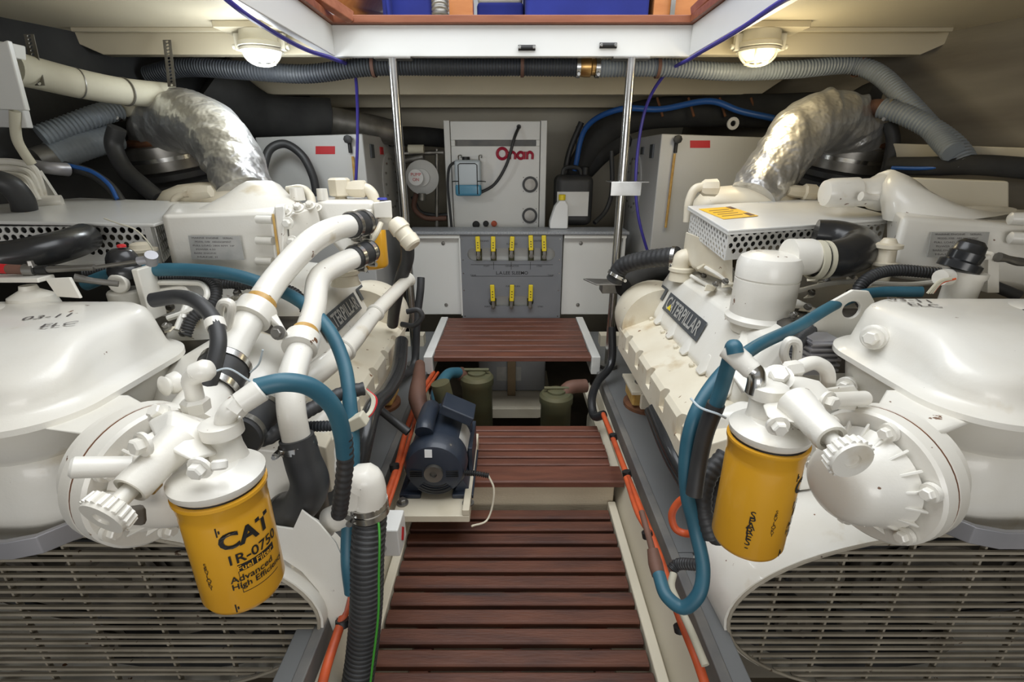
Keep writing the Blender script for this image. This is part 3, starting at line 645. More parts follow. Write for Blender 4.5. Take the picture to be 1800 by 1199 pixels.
hose('flexible_pipe', [P(774, 34, 2.12), P(774, 20, 2.12), P(772, -20, 2.14)], .032, 'dsteel', 'grey metallic flexible pipe standing on the mahogany rim above the hatch', cat='pipe', rib=(.014, .004), seg=18)
so('saloon_floor_hatch', 'varnish', 'raised varnished floor board leaning over the left corner of the hatch', 'floor board', lambda b: b.prism([P(556, 10, 1.9), P(640, 33, 2.3), P(700, 33, 2.9), P(640, -40, 2.2), P(500, -30, 1.75)], (0, 0, .02)), bevel=.002)
so('hatch_prop', 'mahog', 'rounded wooden batten leaning over the left corner of the hatch', 'batten', lambda b: b.prism([P(536, -4, 1.8), P(612, 42, 1.93), P(622, 38, 1.93), P(552, -8, 1.8)], (.0, .02, .035)), bevel=.004)
so('hatch_prop', 'mahog', 'short wooden batten at the right corner of the hatch', 'batten', lambda b: b.prism([P(1214, 28, 1.93), P(1250, -6, 1.8), P(1262, -6, 1.8), P(1222, 32, 1.93)], (.0, .02, .03)), bevel=.004)
# ================================================================== the two engines
def rr(x0, x1, y0, y1, z, r, n=7):
    out = []
    for cx, cy, a0 in ((x1-r, y1-r, 0), (x0+r, y1-r, 90), (x0+r, y0+r, 180), (x1-r, y0+r, 270)):
        for k in range(n+1):
            t = math.radians(a0+90*k/n); out.append((cx+r*math.cos(t), cy+r*math.sin(t), H+z))
    return out
def plate_hole(b, outline, c, r, th):
    c = Vector(c); outline = [Vector(p) for p in outline]
    n = len(outline); pts = []
    for i in range(n):
        for k in range(4): pts.append(outline[i].lerp(outline[(i+1) % n], k/4))
    nrm = (outline[1]-outline[0]).cross(outline[2]-outline[1]).normalized()
    loops = []
    for p in pts:
        q = c+(p-c).normalized()*r
        loops.append([q, q+nrm*th, p+nrm*th, p])
    b.ringface(loops, closed=True)
EN = {}
def engine(s, label):
    root = thing('marine_engine', V(s*.86, 1.2, -.855), label, 'engine'); EN[s] = root
    oy = 0 if s > 0 else -.02; cx = .86 if s > 0 else .815
    # --- oval pulley guard and its shroud
    ex, ez, ec = .445, .212, -.825
    def el(t, k=1.0, y=.68, dx=0): return Vector((s*(cx+dx)+s*ex*k*math.cos(t), y, H+ec+ez*k*math.sin(t)))
    N = 60
    def shroud(b):
        loops = []
        for i in range(N):
            t = 2*math.pi*i/N
            loops.append([el(t, 1, .68), el(t, 1.01, .83), el(t, 1.035, .83), el(t, 1.018, .68)])
        b.ringface(loops, closed=True)
    part('pulley_shroud', 'paint', root, shroud)
    def guard(b):
        nb = 22
        for k in range(nb):
            z = -ez+(k+.7)*2*ez/(nb+.4); hw = ex*math.sqrt(max(0, 1-(z/ez)**2)); 
            if hw < .05: continue
            y = .684+random.uniform(-.0015, .0015); y2 = y+random.uniform(-.003, .003); dz = random.uniform(-.0012, .0012)
            b.prism([(s*cx-hw, y-.002, H+ec+z-.0034), (s*cx-hw, y+.003, H+ec+z-.0034), (s*cx-hw, y+.003, H+ec+z+.0030), (s*cx-hw, y-.002, H+ec+z+.0030)], (2*hw, y2-y, dz))
        for dx in (-.36, -.25, -.13, .0, .13, .25, .36):
            hh = ez*math.sqrt(1-(dx/ex)**2)-.004; b.bb(s*(cx+dx)-.0022, s*(cx+dx)+.0022, .688, .697, ec-hh, ec+hh)
        b.tube([el(2*math.pi*i/N, 1.0, .679) for i in range(N+1)], .0035, seg=6, straight=True)
    part('pulley_guard', 'grille', root, guard)
    def pulleys(b):
        for px_, pz, r in ((-.02, .03, .10), (-.25, .04, .055), (.2, .05, .07), (-.27, -.09, .04), (.05, -.14, .03)):
            c = Vector((s*cx+s*px_, .76, H+ec+pz))
            b.lathe(c, (0, -1, 0), [(0, r*.9), (.004, r), (.012, r*.86), (.02, r), (.026, r*.96), (.022, r*.6), (.012, r*.5), (.012, r*.25), (.03, r*.22), (.032, .005)], 32)
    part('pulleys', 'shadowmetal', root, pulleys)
    def belt(b):
        pts = [(-.31, .04), (-.25, .098), (0, .13), (.2, .125), (.27, .05), (.22, -.02), (0, -.07), (-.25, -.015), (-.31, .04)]
        b.tube([Vector((s*cx+s*x, .745, H+ec+z)) for x, z in pts], .007, seg=8)
    part('drive_belt', 'rubber', root, belt)
    part('front_housing', 'shadowmetal', root, lambda b: [b.bb(s*(cx-.42), s*(cx+.5), .84, .86, ec-.21, ec+.21), b.bb(s*(cx-.14), s*(cx-.08), .77, .80, ec-.17, ec+.17), b.bb(s*(cx-.39), s*(cx-.33), .775, .80, ec-.1, ec+.14)], bevel=.006)  # coloured dark so the guard interior reads as shaded
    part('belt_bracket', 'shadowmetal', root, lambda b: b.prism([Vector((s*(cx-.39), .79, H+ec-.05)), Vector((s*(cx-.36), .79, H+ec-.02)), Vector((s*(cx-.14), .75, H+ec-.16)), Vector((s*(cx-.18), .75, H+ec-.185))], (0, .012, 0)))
    part('front_bracket', 'rubber', root, lambda b: b.hull([V(s*(cx-.41), .72, -.90), V(s*(cx-.44), .84, -.86), V(s*(cx-.30), .74, -1.05), V(s*(cx+.3), .76, -1.10), V(s*(cx+.3), .86, -1.10), V(s*(cx-.43), .86, -1.0), V(s*(cx-.2), .72, -1.03)]), bevel=.006)
    part('engine_block', 'paint', root, lambda b: b.hull([V(s*.60, .86, -.85), V(s*.60, .86, -.50), V(s*1.25, .86, -.45), V(s*1.25, .86, -.85), V(s*.60, 1.72, -.85), V(s*.60, 1.72, -.50), V(s*1.25, 1.72, -.40), V(s*1.25, 1.72, -.85)]), bevel=.02)
    # --- expansion tank
    y0, y1 = .565+oy, .93+oy; zt = -.338
    def lid(b):
        L = [(-.345, 0, .10), (-.336, 0, .10), (-.333, .006, .095), (-.329, .020, .09), (-.320, .026, .085), (-.29, .034, .08), (-.268, .040, .075), (-.257, .047, .07), (-.250, .058, .065), (-.2465, .08, .06), (-.245, .13, .05), (-.245, .165, .03), (-.245, .19, .02)]
        loops = []
        for z, i, r in L:
            lp = rr(min(s*(.612+i), s*1.5), max(s*(.612+i), s*1.5), y0+i*.9, y1-i*.6, z, r, 12); o2 = []
            lp2 = []
            for ii, (q0, q1) in enumerate(zip(lp, lp[1:]+lp[:1])):
                nn = 6 if ii % 13 == 12 else 1
                for k in range(nn): lp2.append(Vector(q0).lerp(Vector(q1), k/nn))
            for q in lp2:
                k = min(1, max(0, (q.z-H+.325)/.05)); t = min(1, max(0, (y0+.17-q.y)/.12)); t = t*t*(3-2*t); g = min(1, max(0, (.95-abs(q.x))/.2))
                o2.append(Vector((q.x-s*.018*t*k*g, q.y, q.z-.030*t*k*g)))
            loops.append(o2)
        b.loft(loops)
    part('expansion_tank_lid', 'paint', root, lid, ang=50)
    part('lid_swelling', 'paint', root, lambda b: b.loft([rr(min(s*(.87+i), s*1.4), max(s*(.87+i), s*1.4), y0+.16+i, y1-.05-i*.6, z, .06) for z, i in ((-.27, 0), (-.247, .012), (-.2395, .035), (-.237, .07))]), ang=60)
    def tbody(b):
        L = [(-.346, .014, .10), (-.36, .016, .10), (-.40, .03, .09), (-.415, .042, .09), (-.43, .036, .09), (-.50, .036, .09), (-.56, .045, .08), (-.575, .06, .07)]
        b.loft([rr(min(s*(.612+i), s*1.48), max(s*(.612+i), s*1.48), y0+i, y1-.02, z, r) for z, i, r in L])
    part('expansion_tank_body', 'paint', root, tbody, ang=50)
    def band(b):
        pts = [(.652, .72), (.652, .67), (.665, .625), (.695, .592), (.73, .58), (1.45, .58)]
        o_ = [Vector((s*x, y+oy-.012, H-.548)) for x, y in pts]; i_ = [Vector((s*(x+.006), y+oy-.004, H-.548)) for x, y in pts]
        z_ = Vector((0, 0, .032)); b.ringface([[a, a+z_, d+z_, d] for a, d in zip(o_, i_)])
    part('support_band', 'alu', root, band, bevel=.002)
    # --- round gear cover with flange bolts
    c = P(1540, 832, .605) if s > 0 else P(272, 832, .585)
    n = Vector((-s*.94, -.34, -.06)).normalized(); x, y, _ = basis(n)
    part('gear_cover_flange', 'paint', root, lambda b: b.lathe(c-n*.05, n, [(-.01, .085), (.018, .088), (.020, .100), (.040, .101), (.041, .0985), (.044, .0985), (.045, .101), (.062, .100), (.066, .096)], 56))
    c2 = c+n*.02
    part('cover_gasket', 'rust', root, lambda b: b.lathe(c-n*.0094, n, [(0, .0998), (.0038, .0998)], 56))
    part('gear_cover', 'paint', root, lambda b: b.lathe(c2, n, [(0, .076), (.006, .073), (.014, .068), (.045, .058), (.058, .050), (.065, .040), (.069, .024), (.070, .005)], 48), ang=50)
    part('rib', 'paint', root, lambda b: [b.hull([c2+(x*math.cos(t)+y*math.sin(t))*q+n*h+(y*math.cos(t)-x*math.sin(t))*w_ for q, h in ((.062, .024), (.062, 0), (.084, 0)) for w_ in (-.002, .002)]) for t in [2*math.pi*k/18 for k in range(18)]], bevel=.001)
    for k in range(6):
        t = 2*math.pi*(k+.35)/6; q = c2+(x*math.cos(t)+y*math.sin(t))*.085
        part('flange_bolt', 'paint', root, lambda b: [b.lathe(q-n*.003, n, [(0, .0135), (.005, .013)], 18), b.bolt(q+n*.002, n, .0085, .010)])
    part('cover_neck', 'paint', root, lambda b: b.hull([V(s*.60, .70+oy, -.345), V(s*.625, .60+oy, -.345), V(s*.665, .60+oy, -.345), V(s*.665, .70+oy, -.345), c-n*.01+Vector((0, 0, .078))-x*.036, c-n*.01+Vector((0, 0, .078))+x*.036, c-n*.05+Vector((0, 0, .07))-x*.036, c-n*.05+Vector((0, 0, .07))+x*.036]), bevel=.006)
    # --- inner bank: exhaust manifold and valve cover
    sec = [(.400, -.665), (.390, -.652), (.390, -.572), (.400, -.560), (.50, -.522), (.53, -.522), (.53, -.70), (.45, -.70)]
    mf = part('exhaust_manifold', 'paint2', root, lambda b: b.loft([[V(s*x_, yy, z_) for x_, z_ in sec] for yy in (.90, 1.66)]))
    cu_ = MB()
    for k in range(5): cu_.cyl(V(s*.388, .99+.135*k, -.615), V(s*.388, .99+.135*k, -.50), .019, seg=20)
    cut_away(mf, cu_)
    bv = mf.modifiers.new('bevel', 'BEVEL'); bv.width = .0025; bv.segments = 2; bv.limit_method = 'ANGLE'; bv.angle_limit = math.radians(28); bv.harden_normals = True
    part('manifold_end', 'paint2', root, lambda b: b.loft([[V(s*(.535-cxx*k), yy, -.555+(czz*k)) for cxx, czz in [(.145*math.cos(t), .135*math.sin(t)) for t in [2*math.pi*i/40 for i in range(40)]]] for yy, k in ((1.62, 1), (1.72, 1), (1.79, .95), (1.83, .82), (1.85, .6))]), ang=50)
    part('manifold_joint', 'paint2', root, lambda b: b.hull([V(s*.386, .86, -.67), V(s*.386, .86, -.56), V(s*.386, .90, -.555), V(s*.386, .90, -.675), V(s*.52, .86, -.51), V(s*.52, .90, -.51), V(s*.52, .86, -.70), V(s*.52, .90, -.70)]), bevel=.004)
    def vcover(b):
        A = [(.497, -.505), (.535, -.415), (.560, -.372), (.60, -.352), (.74, -.335), (.80, -.45), (.80, -.52), (.50, -.53)]
        b.loft([[V(s*(xx+(k if xx < .7 else 0)), yy, zz-k*.6) for xx, zz in A] for yy, k in ((.97, .03), (.985, .008), (1.02, 0), (1.68, 0), (1.715, .008), (1.73, .03))])
    part('valve_cover', 'paint', root, vcover, bevel=.012, seg=3, ang=50)
    for k in range(5):
        yy = 1.02+.135*k
        part('cover_foot', 'paint', root, lambda b: b.hull([V(s*.50, yy-.026, -.505), V(s*.50, yy+.026, -.505), V(s*.482, yy-.016, -.524), V(s*.482, yy+.016, -.524), V(s*.512, yy-.008, -.468), V(s*.512, yy+.008, -.468), V(s*.53, yy, -.53)]), bevel=.005)
        part('cover_bolt', 'paint2', root, lambda b: b.lathe(V(s*.489, yy+.05, -.527), Vector((-s*.4, 0, 1)), [(0, .008), (.008, .008), (.011, .005)], 6))
    # name plate on the cover
    fa, fb = V(s*.497, 0, -.505), V(s*.535, 0, -.415); up = (fb-fa).normalized(); nr = Vector((-s*up.z, 0, s*up.x if False else abs(up.x))).normalized()
    mid = fa.lerp(fb, .55)
    def nq(b, ya, yb, h0, h1, lift=.001, th=.001):
        p = fa+nr*0; L = (fb-fa).length
        b.prism([Vector((p.x, ya, p.z))+up*L*h0+nr*lift, Vector((p.x, yb, p.z))+up*L*h0+nr*lift, Vector((p.x, yb, p.z))+up*L*h1+nr*lift, Vector((p.x, ya, p.z))+up*L*h1+nr*lift], nr*th)
    ya, yb = 1.245, 1.565
    plq = part('name_plate', 'greyplate', root, lambda b: nq(b, ya, yb, .36, .98, .004, .002), bevel=.001)
    ctr = Vector((fa.x, (ya+yb)/2, fa.z))+up*(fb-fa).length*.66+nr*.0068
    part('lettering', 'platetag', plq, lambda b: text(b, 'CATERPILLAR', ctr, (0, -s, 0), up, .058, .02, wid=.285), smooth=False)
    yl = yb-.055 if s > 0 else ya+.055
    part('triangle_mark', 'yelhandle', plq, lambda b: b.prism([Vector((fa.x, yl+.017, fa.z))+up*.048+nr*.0072, Vector((fa.x, yl-.017, fa.z))+up*.048+nr*.0072, Vector((fa.x, yl, fa.z))+up*.066+nr*.0072], nr*.0006), smooth=False)
    part('small_plate', 'greyplate', root, lambda b: nq(b, 1.60, 1.665, .55, 1.0, .004, .0015))
    # mount foot on the stringer
    mt = thing('engine_mount', V(s*.50, 1.56, -.855), 'rubber engine mount with a cream top plate and bolt on the %s stringer' % ('right' if s > 0 else 'left'), 'engine mount', 'engine mounts on the stringers')
    part('top_plate', 'paint2', mt, lambda b: [b.bb(s*.42, s*.60, 1.52, 1.68, -.775, -.763), b.bb(s*.45, s*.60, 1.50, 1.52, -.82, -.763)], bevel=.002)
    part('rubber_block', 'amber', mt, lambda b: b.bb(s*.43, s*.57, 1.54, 1.66, -.83, -.776), bevel=.008)
    part('base', 'rust', mt, lambda b: b.lathe(V(s*.50, 1.60, -.8545), (0, 0, 1), [(0, .085), (.012, .085), (.02, .07), (.024, .07)], 24))
    part('bolt', 'dsteel', mt, lambda b: [b.bolt(V(s*.475, 1.60, -.762), (0, 0, 1), .018, .016), b.cyl(V(s*.475, 1.60, -.75), V(s*.475, 1.60, -.715), .009)])
    return root
engine(-1, 'white painted marine diesel engine on the left stringer, with two thick white coolant pipes')
engine(1, 'white painted marine diesel engine on the right stringer, with a tall white breather canister')

def handwriting(b, s, c, right, up, size): text(b, s, c, right, up, size, 0)

# ---------------------------------------------------------------- fuel filter canisters
def fuel_filter(u, v0, v1, Y, r, label, rot0, s, q=False):
    top = P(u, v0, Y); hgt = top.z-P(u, v1, Y).z; base = top-Vector((0, 0, hgt))
    root = thing('fuel_filter', base, label, 'fuel filter', )
    part('canister', 'yellow', root, lambda b: b.lathe(base, (0, 0, 1), [(0, r*.82), (.004, r*.93), (.012, r), (hgt*.83, r), (hgt*.87, r*.985), (hgt*.88, r*1.0), (hgt*.965, r*1.03), (hgt*.975, r*1.06), (hgt, r*1.06), (hgt+.002, r*.9)], 56), ang=40)
    part('gasket', 'black', root, lambda b: b.lathe(top, (0, 0, 1), [(-.004, r*.98), (.003, r*.98)], 40))
    def wrap(a0, z0):
        def fn(x, y):
            a = a0+x/r; rr_ = r+.0008
            return base+Vector((math.sin(a)*rr_, -math.cos(a)*rr_, z0+y))
        return fn
    cylc = []
    def band(b, a0, a1, z0, z1, lift=.0005, n=8):
        lp = []
        for k in range(n+1):
            a = a0+(a1-a0)*k/n
            lp.append([base+Vector((math.sin(a)*q_, -math.cos(a)*q_, zz)) for q_, zz in ((r+.0001, z0), (r+lift, z0), (r+lift, z1), (r+.0001, z1))])
        b.ringface(lp)
    def print_(b):
        h = hgt
        text(b, 'CAT', 0*base, (1, 0, 0), (0, 1, 0), .030, .035, fn=wrap(rot0, h*.70))
        text(b, '1R-0750', 0*base, (1, 0, 0), (0, 1, 0), .0185, .012, fn=wrap(rot0+.10, h*.535))
        text(b, 'Advanced', 0*base, (1, 0, 0), (0, 1, 0), .0125, .01, fn=wrap(rot0-.05, h*.36)); text(b, 'High Efficiency', 0*base, (1, 0, 0), (0, 1, 0), .0115, .01, fn=wrap(rot0+.13, h*.295))
        band(b, rot0-.36, rot0+.6, h*.42, h*.48, n=14)
        band(b, rot0-.36, rot0+.6, h*.225, h*.229, n=14); band(b, rot0-.37, rot0-.36, h*.225, h*.42, n=2)
        for a in (-.62,):
            for z in (.80, .10):
                band(b, rot0+a, rot0+a+.03, h*z-.006, h*z+.006, n=1); band(b, rot0+a+.05, rot0+a+.085, h*z-.002, h*z+.002, n=1)
        # vertical batch code
        for k, ch in enumerate('SRVLOKY'): text(b, ch, 0*base, (1, 0, 0), (0, 1, 0), .008, .0, fn=(lambda z_: wrap(rot0-1.05, z_))(h*(.52-.035*k)))
        # handwritten notes down the far side
        for k in range(7):
            z_ = h*(.46-.05*k); a_ = rot0-1.75 if not q else rot0-1.62
            text(b, 'SPARES-'[k], 0*base, (1, 0, 0), (0, 1, 0), .017, 0, fn=wrap(a_, z_))
    part('print', 'black', root, print_, smooth=False)
    part('white_lettering', 'yellow', root, lambda b: text(b, 'Fuel Filter', 0*base, (1, 0, 0), (0, 1, 0), .0105, .012, fn=lambda x_, y_: base+Vector((math.sin(rot0+.07+x_/r)*(r+.0012), -math.cos(rot0+.07+x_/r)*(r+.0012), hgt*.45+y_))), smooth=False)
    return root, top
fl, ftop = fuel_filter(386, 850, 1032, .47, .0475, 'yellow fuel filter canister under the left engine pump, with a large black maker mark', .92, -1)
fr, frtop = fuel_filter(1350, 768, 950, .565, .0485, 'yellow fuel filter canister under the right engine pump, print facing sideways', 1.12, 1, True)

# ---------------------------------------------------------------- priming pumps and filter heads
def knob(b, p, d, r=.026, h=.018, n=20):
    x, y, d = basis(d); p = Vector(p)
    def ringp(t, rad, teeth): 
        return [p+d*t+(x*math.cos(a)+y*math.sin(a))*(rad*(1-(.10 if teeth and (k % 4) in (0, 1) else 0))) for k, a in [(k, 2*math.pi*k/(4*n)) for k in range(4*n)]]
    b.loft([ringp(0, r*.7, 0), ringp(.002, r*.95, 1), ringp(h-.004, r, 1), ringp(h-.0035, r*.90, 0), ringp(h, r*.86, 0), ringp(h, r*.35, 0), ringp(h-.002, r*.3, 0)])
def pump(root, top, body, b0, b1, k0, rb, s):
    head = part('filter_head', 'paint', root, lambda b: b.lathe(top+Vector((0, 0, .003)), (0, 0, 1), [(0, .046), (.004, .050), (.012, .051), (.018, .044), (.022, .028), (.024, .026)], 40), ang=40)
    part('pump_body', 'paint', root, lambda b: b.hull(body), bevel=.006, seg=3)
    b0, b1, k0 = Vector(b0), Vector(b1), Vector(k0); d = (b1-b0).normalized()
    L = (b1-b0).length
    part('pump_barrel', 'paint', root, lambda b: b.lathe(b0, d, [(0, rb*1.25), (L*.35, rb*1.12), (L*.5, rb), (L-.003, rb), (L, rb*.95), (L, rb*.72), (L-.006, rb*.66)], 36))
    part('pump_shaft', 'paint', root, lambda b: b.cyl(b1-d*.01, k0+d*.004, rb*.48))
    part('knurled_knob', 'paint', root, lambda b: knob(b, k0, d))
    return d
EL = EN[-1]; ER = EN[1]
# left
t = ftop
body = [P(255, 742, .50), P(300, 724, .55), P(370, 740, .56), P(392, 760, .50), P(385, 800, .47), P(335, 812, .44), P(290, 790, .45), P(268, 770, .47), P(350, 800, .50), P(300, 720, .50)]
dL = pump(EL, t, body, P(318, 772, .48), P(228, 862, .415), P(205, 886, .40), .0185, -1)
part('pump_bolt', 'paint', EL, lambda b: b.bolt(P(252, 781, .44), (-.3, -.8, .1), .009, .010)); part('pump_bolt', 'paint', EL, lambda b: b.bolt(P(352, 822, .435), (-.1, -.9, -.1), .009, .010))
part('pump_bolt', 'paint', EL, lambda b: b.bolt(P(280, 728, .52), (-.2, -.5, .8), .009, .010)); part('grease_cap', 'paint', EL, lambda b: b.cyl(P(386, 808, .44), P(386, 826, .435), .008, ch=.002))
part('filter_head_post', 'paint', EL, lambda b: b.lathe(P(408, 822, .49), (-.02, 0, 1), [(0, .024), (.012, .022), (.03, .018), (.045, .017), (.047, .023), (.062, .023), (.064, .018)], 28))
part('pump_arm', 'paint', EL, lambda b: b.cyl(P(122, 822, .47), P(236, 820, .50), .0125, ch=.003))
part('elbow_fitting', 'paint', EL, lambda b: b.tube([P(402, 772, .49), P(396, 742, .49), P(404, 722, .49), P(420, 710, .495)], [.012, .0115, .0115, .012], seg=16))
part('hose_end', 'paint', EL, lambda b: [b.lathe(P(410, 722, .49), P(430, 700, .50)-P(410, 722, .49), [(0, .0135), (.012, .0135)], 6), b.cyl(P(420, 711, .495), P(460, 684, .51), .0135, .0145, ch=.002)])
part('elbow_fitting', 'paint', EL, lambda b: [b.lathe(P(347, 722, .55), (0, 0, 1), [(0, .016), (.014, .017), (.018, .013)], 6), b.tube([P(346, 712, .55), P(340, 685, .55), P(336, 668, .55), P(348, 655, .55)], [.011, .0105, .011, .013], seg=14), b.lathe(P(338, 658, .55), (1, .1, .3), [(0, .008), (.003, .013), (.018, .014), (.024, .011), (.027, .006)], 20)])
part('rust_patch', 'shadowmetal', EL, lambda b: b.hull([P(232, 905, .47)+Vector(o_)*.02 for o_ in ((-1, 0, .5), (0, -1, .9), (1, 0, .6), (.7, 0, -.9), (-.8, 0, -.8), (0, 1, 0))]), bevel=.004)
# right
t = frtop
body = [P(1352, 670, .60), P(1385, 655, .64), P(1440, 668, .62), P(1462, 690, .60), P(1450, 722, .54), P(1400, 745, .51), P(1345, 735, .53), P(1338, 715, .56), P(1420, 740, .55)]
pump(ER, t, body, P(1398, 708, .545), P(1462, 772, .475), P(1480, 792, .46), .0185, 1)
part('pump_bolt', 'paint', ER, lambda b: b.bolt(P(1367, 748, .51), (-.1, -.9, -.1), .009, .010)); part('pump_bolt', 'paint', ER, lambda b: b.bolt(P(1455, 706, .545), (.3, -.8, .1), .009, .010))
part('filter_head_post', 'paint', ER, lambda b: b.lathe(P(1334, 758, .58), (-.0, 0, 1), [(0, .026), (.012, .024), (.03, .020), (.052, .020), (.054, .025), (.070, .025), (.073, .019)], 28))
part('elbow_fitting', 'steel', ER, lambda b: b.tube([P(1326, 690, .58), P(1330, 668, .58), P(1328, 655, .585), P(1314, 646, .59)], [.012, .0115, .0115, .012], seg=16))
part('hose_end', 'paint', ER, lambda b: [b.lathe(P(1325, 654, .585), P(1290, 622, .61)-P(1325, 654, .585), [(0, .012), (.004, .0135), (.016, .0135), (.018, .0145), (.036, .0145), (.045, .015)], 20)])
part('elbow_fitting', 'paint', ER, lambda b: [b.lathe(P(1378, 652, .64), (1, .05, .15), [(0, .009), (.004, .013), (.02, .013), (.024, .011)], 6), b.tube([P(1400, 648, .65), P(1432, 638, .66), P(1452, 650, .66), P(1456, 685, .66)], .0105, seg=14)])
part('bleed_screw', 'paint', ER, lambda b: b.bolt(P(1368, 664, .60), (-.3, -.6, .8), .013, .012))
part('pipe_loop', 'paint', ER, lambda b: b.tube([P(1385, 642, .80), P(1378, 622, .80), P(1386, 600, .80), P(1400, 602, .80), P(1400, 640, .80)], .008, seg=10))
part('pump_bracket', 'paint', ER, lambda b: b.hull([P(1445, 680, .62), P(1500, 672, .66), P(1515, 690, .66), P(1510, 725, .64), P(1450, 720, .62)]), bevel=.006)
part('dip_tube', 'paint', ER, lambda b: [b.cyl(P(1440, 705, .60), P(1520, 700, .64), .011)])
part('cover_bolt', 'paint', ER, lambda b: [b.lathe(P(1540, 592, .80), (-.8, -.5, .1), [(0, .022), (.01, .022), (.014, .015)], 20), b.bolt(P(1534, 594, .79), (-.8, -.5, .1), .012, .012)])
part('cover_bolt', 'paint', ER, lambda b: [b.lathe(P(1492, 678, .82), (-.8, -.5, .1), [(0, .018), (.01, .018), (.014, .013)], 20), b.bolt(P(1486, 680, .81), (-.8, -.5, .1), .011, .012)])
part('lifting_eye', 'paint', ER, lambda b: plate_hole(b, [P(1428, 565, .96), P(1445, 540, .96), P(1500, 510, .96), P(1528, 512, .96), P(1538, 530, .96), P(1520, 600, .96), P(1480, 600, .96), P(1436, 588, .96)], P(1497, 545, .96), .018, .008), bevel=.002)
part('finned_regulator', 'alu', ER, lambda b: [b.bb(P(1428, 600, .9).x, P(1480, 600, .9).x, .9, .95, P(1440, 660, .9).z-H, P(1440, 598, .9).z-H)]+[b.bb(P(1428, 600, .9).x-.003, P(1480, 600, .9).x+.003, .892, .95, P(1440, 604+9*k, .9).z-H-.0025, P(1440, 604+9*k, .9).z-H+.0025) for k in range(6)], bevel=.001)

# ---------------------------------------------------------------- handwriting on the lids
def onlid(u, v): return PZ(u, v, -.2535)
part('handwritten_note', 'pencil', EL, lambda b: [handwriting(b, '03-11', PZ(86, 557, -.2445)+Vector((0, 0, 0)), (.93, .36, 0), (-.3, .9, 0), .030), handwriting(b, 'ELC', PZ(104, 571, -.2445), (.93, .36, 0), (-.3, .9, 0), .028)], smooth=False)
part('handwritten_note', 'pencil', ER, lambda b: [handwriting(b, '03-11', PZ(1600, 528, -.2445), (.95, -.3, 0), (.3, .95, 0), .032), handwriting(b, 'ELC', PZ(1625, 537, -.2445), (.95, -.3, 0), (.3, .95, 0), .030)], smooth=False)
part('marker_note', 'bluepen', EL, lambda b: text(b, 'BAC', PZ(294, 617, -.333), (.5, .86, 0), (-.86, .4, .2), .016), smooth=False)
part('marker_note', 'bluepen', ER, lambda b: text(b, '-BEOC', PZ(1577, 658, -.331), (.1, -1, 0), (1, .1, .2), .016), smooth=False)
# ================================================================== left engine, upper parts
def dataplate(parent, q, nrm, lines=6):
    o_ = part('data_plate', 'platetag', parent, lambda b: label_quad(b, q, nrm, .0012, .0012))
    q = [Vector(p) for p in q]; R = (q[1]-q[0]); U = (q[0]-q[3]); n = Vector(nrm).normalized()
    def lines_(b):
        W = R.length; Hh = U.length
        rows = ['MARINE ENGINE    SERIAL', 'MODEL 3208   ARRANGEMENT', 'FULL LOAD 2800 RPM  HP', 'POWER 4.50  FUEL 2.25', 'BARE ENGINE  HIGH IDLE', 'MADE IN USA']
        for k in range(lines): text(b, rows[k], q[3]+R*.47+U*(1-(k+.6)/(lines+.3))+n*.0014, R, U, Hh*.095, wid=W*(.80 if k % 2 == 0 else .7))
    part('engraving', 'pencil', parent, lines_, smooth=False)
    return o_
# --- charge air box
part('charge_air_box', 'paint', EL, lambda b: b.hull([P(284, 378, 1.1), P(484, 372, 1.1), P(497, 494, 1.08), P(304, 468, 1.1), P(300, 358, 1.32), P(500, 350, 1.34), P(505, 440, 1.34), P(300, 440, 1.32)]), bevel=.012, seg=4)
dataplate(EL, [P(331, 414, 1.083), P(422, 415, 1.083), P(430, 457, 1.076), P(338, 456, 1.078)], (0, -1, 0.03))
for v in (386, 423, 459): part('box_lug', 'paint', EL, lambda b: b.tube([P(452, v, 1.085), P(480, v+1, 1.08)], .009, seg=12))
def cone(pts, r0, c0, n0, sq=1.0):
    return pts
part('air_inlet_cone', 'paint', EL, lambda b: b.loft([[c_+Vector((math.cos(t)*rx, math.sin(t)*ry, 0)) for t in [2*math.pi*k/32 for k in range(32)]] for c_, rx, ry in ((P(440, 372, 1.23), .145, .10), (P(448, 360, 1.24), .115, .085), (P(452, 342, 1.27), .075, .06), (P(456, 325, 1.30), .048, .045), (P(456, 318, 1.32), .03, .03))]), ang=70)
part('mounting_flange', 'paint', EL, lambda b: b.hull([P(482, 364, 1.08), P(500, 362, 1.08), P(514, 490, 1.08), P(496, 494, 1.06), P(486, 356, 1.34), P(505, 355, 1.34), P(512, 430, 1.34)]), bevel=.003)
part('gasket', 'amber', EL, lambda b: b.prism([P(479, 376, 1.078), P(482, 376, 1.078), P(497, 484, 1.06), P(494, 484, 1.06)], (0, -.004, 0)))
part('end_cover', 'paint', EL, lambda b: b.hull([P(505, 378, 1.12), P(556, 362, 1.22), P(565, 400, 1.22), P(552, 440, 1.2), P(512, 470, 1.10), P(505, 362, 1.3), P(556, 352, 1.36)]), bevel=.008, seg=3)
for u, v, Y, d in ((505, 372, 1.10, (-.2, -.6, .6)), (524, 366, 1.14, (0, -.6, .8)), (545, 362, 1.2, (0, -.6, .8)), (514, 425, 1.07, (0, -1, 0)), (505, 392, 1.08, (0, -1, 0)), (557, 366, 1.24, (0, -.6, .8))): part('cover_bolt', 'paint', EL, lambda b: b.bolt(P(u, v, Y), d, .009, .010))
for q_, r_ in ((P(524, 352, 1.26), .018), (P(568, 352, 1.36), .015)): part('cover_pad', 'paint', EL, lambda b: b.lathe(q_, (0, 0, 1), [(0, r_), (.03, r_*.9)], 16))
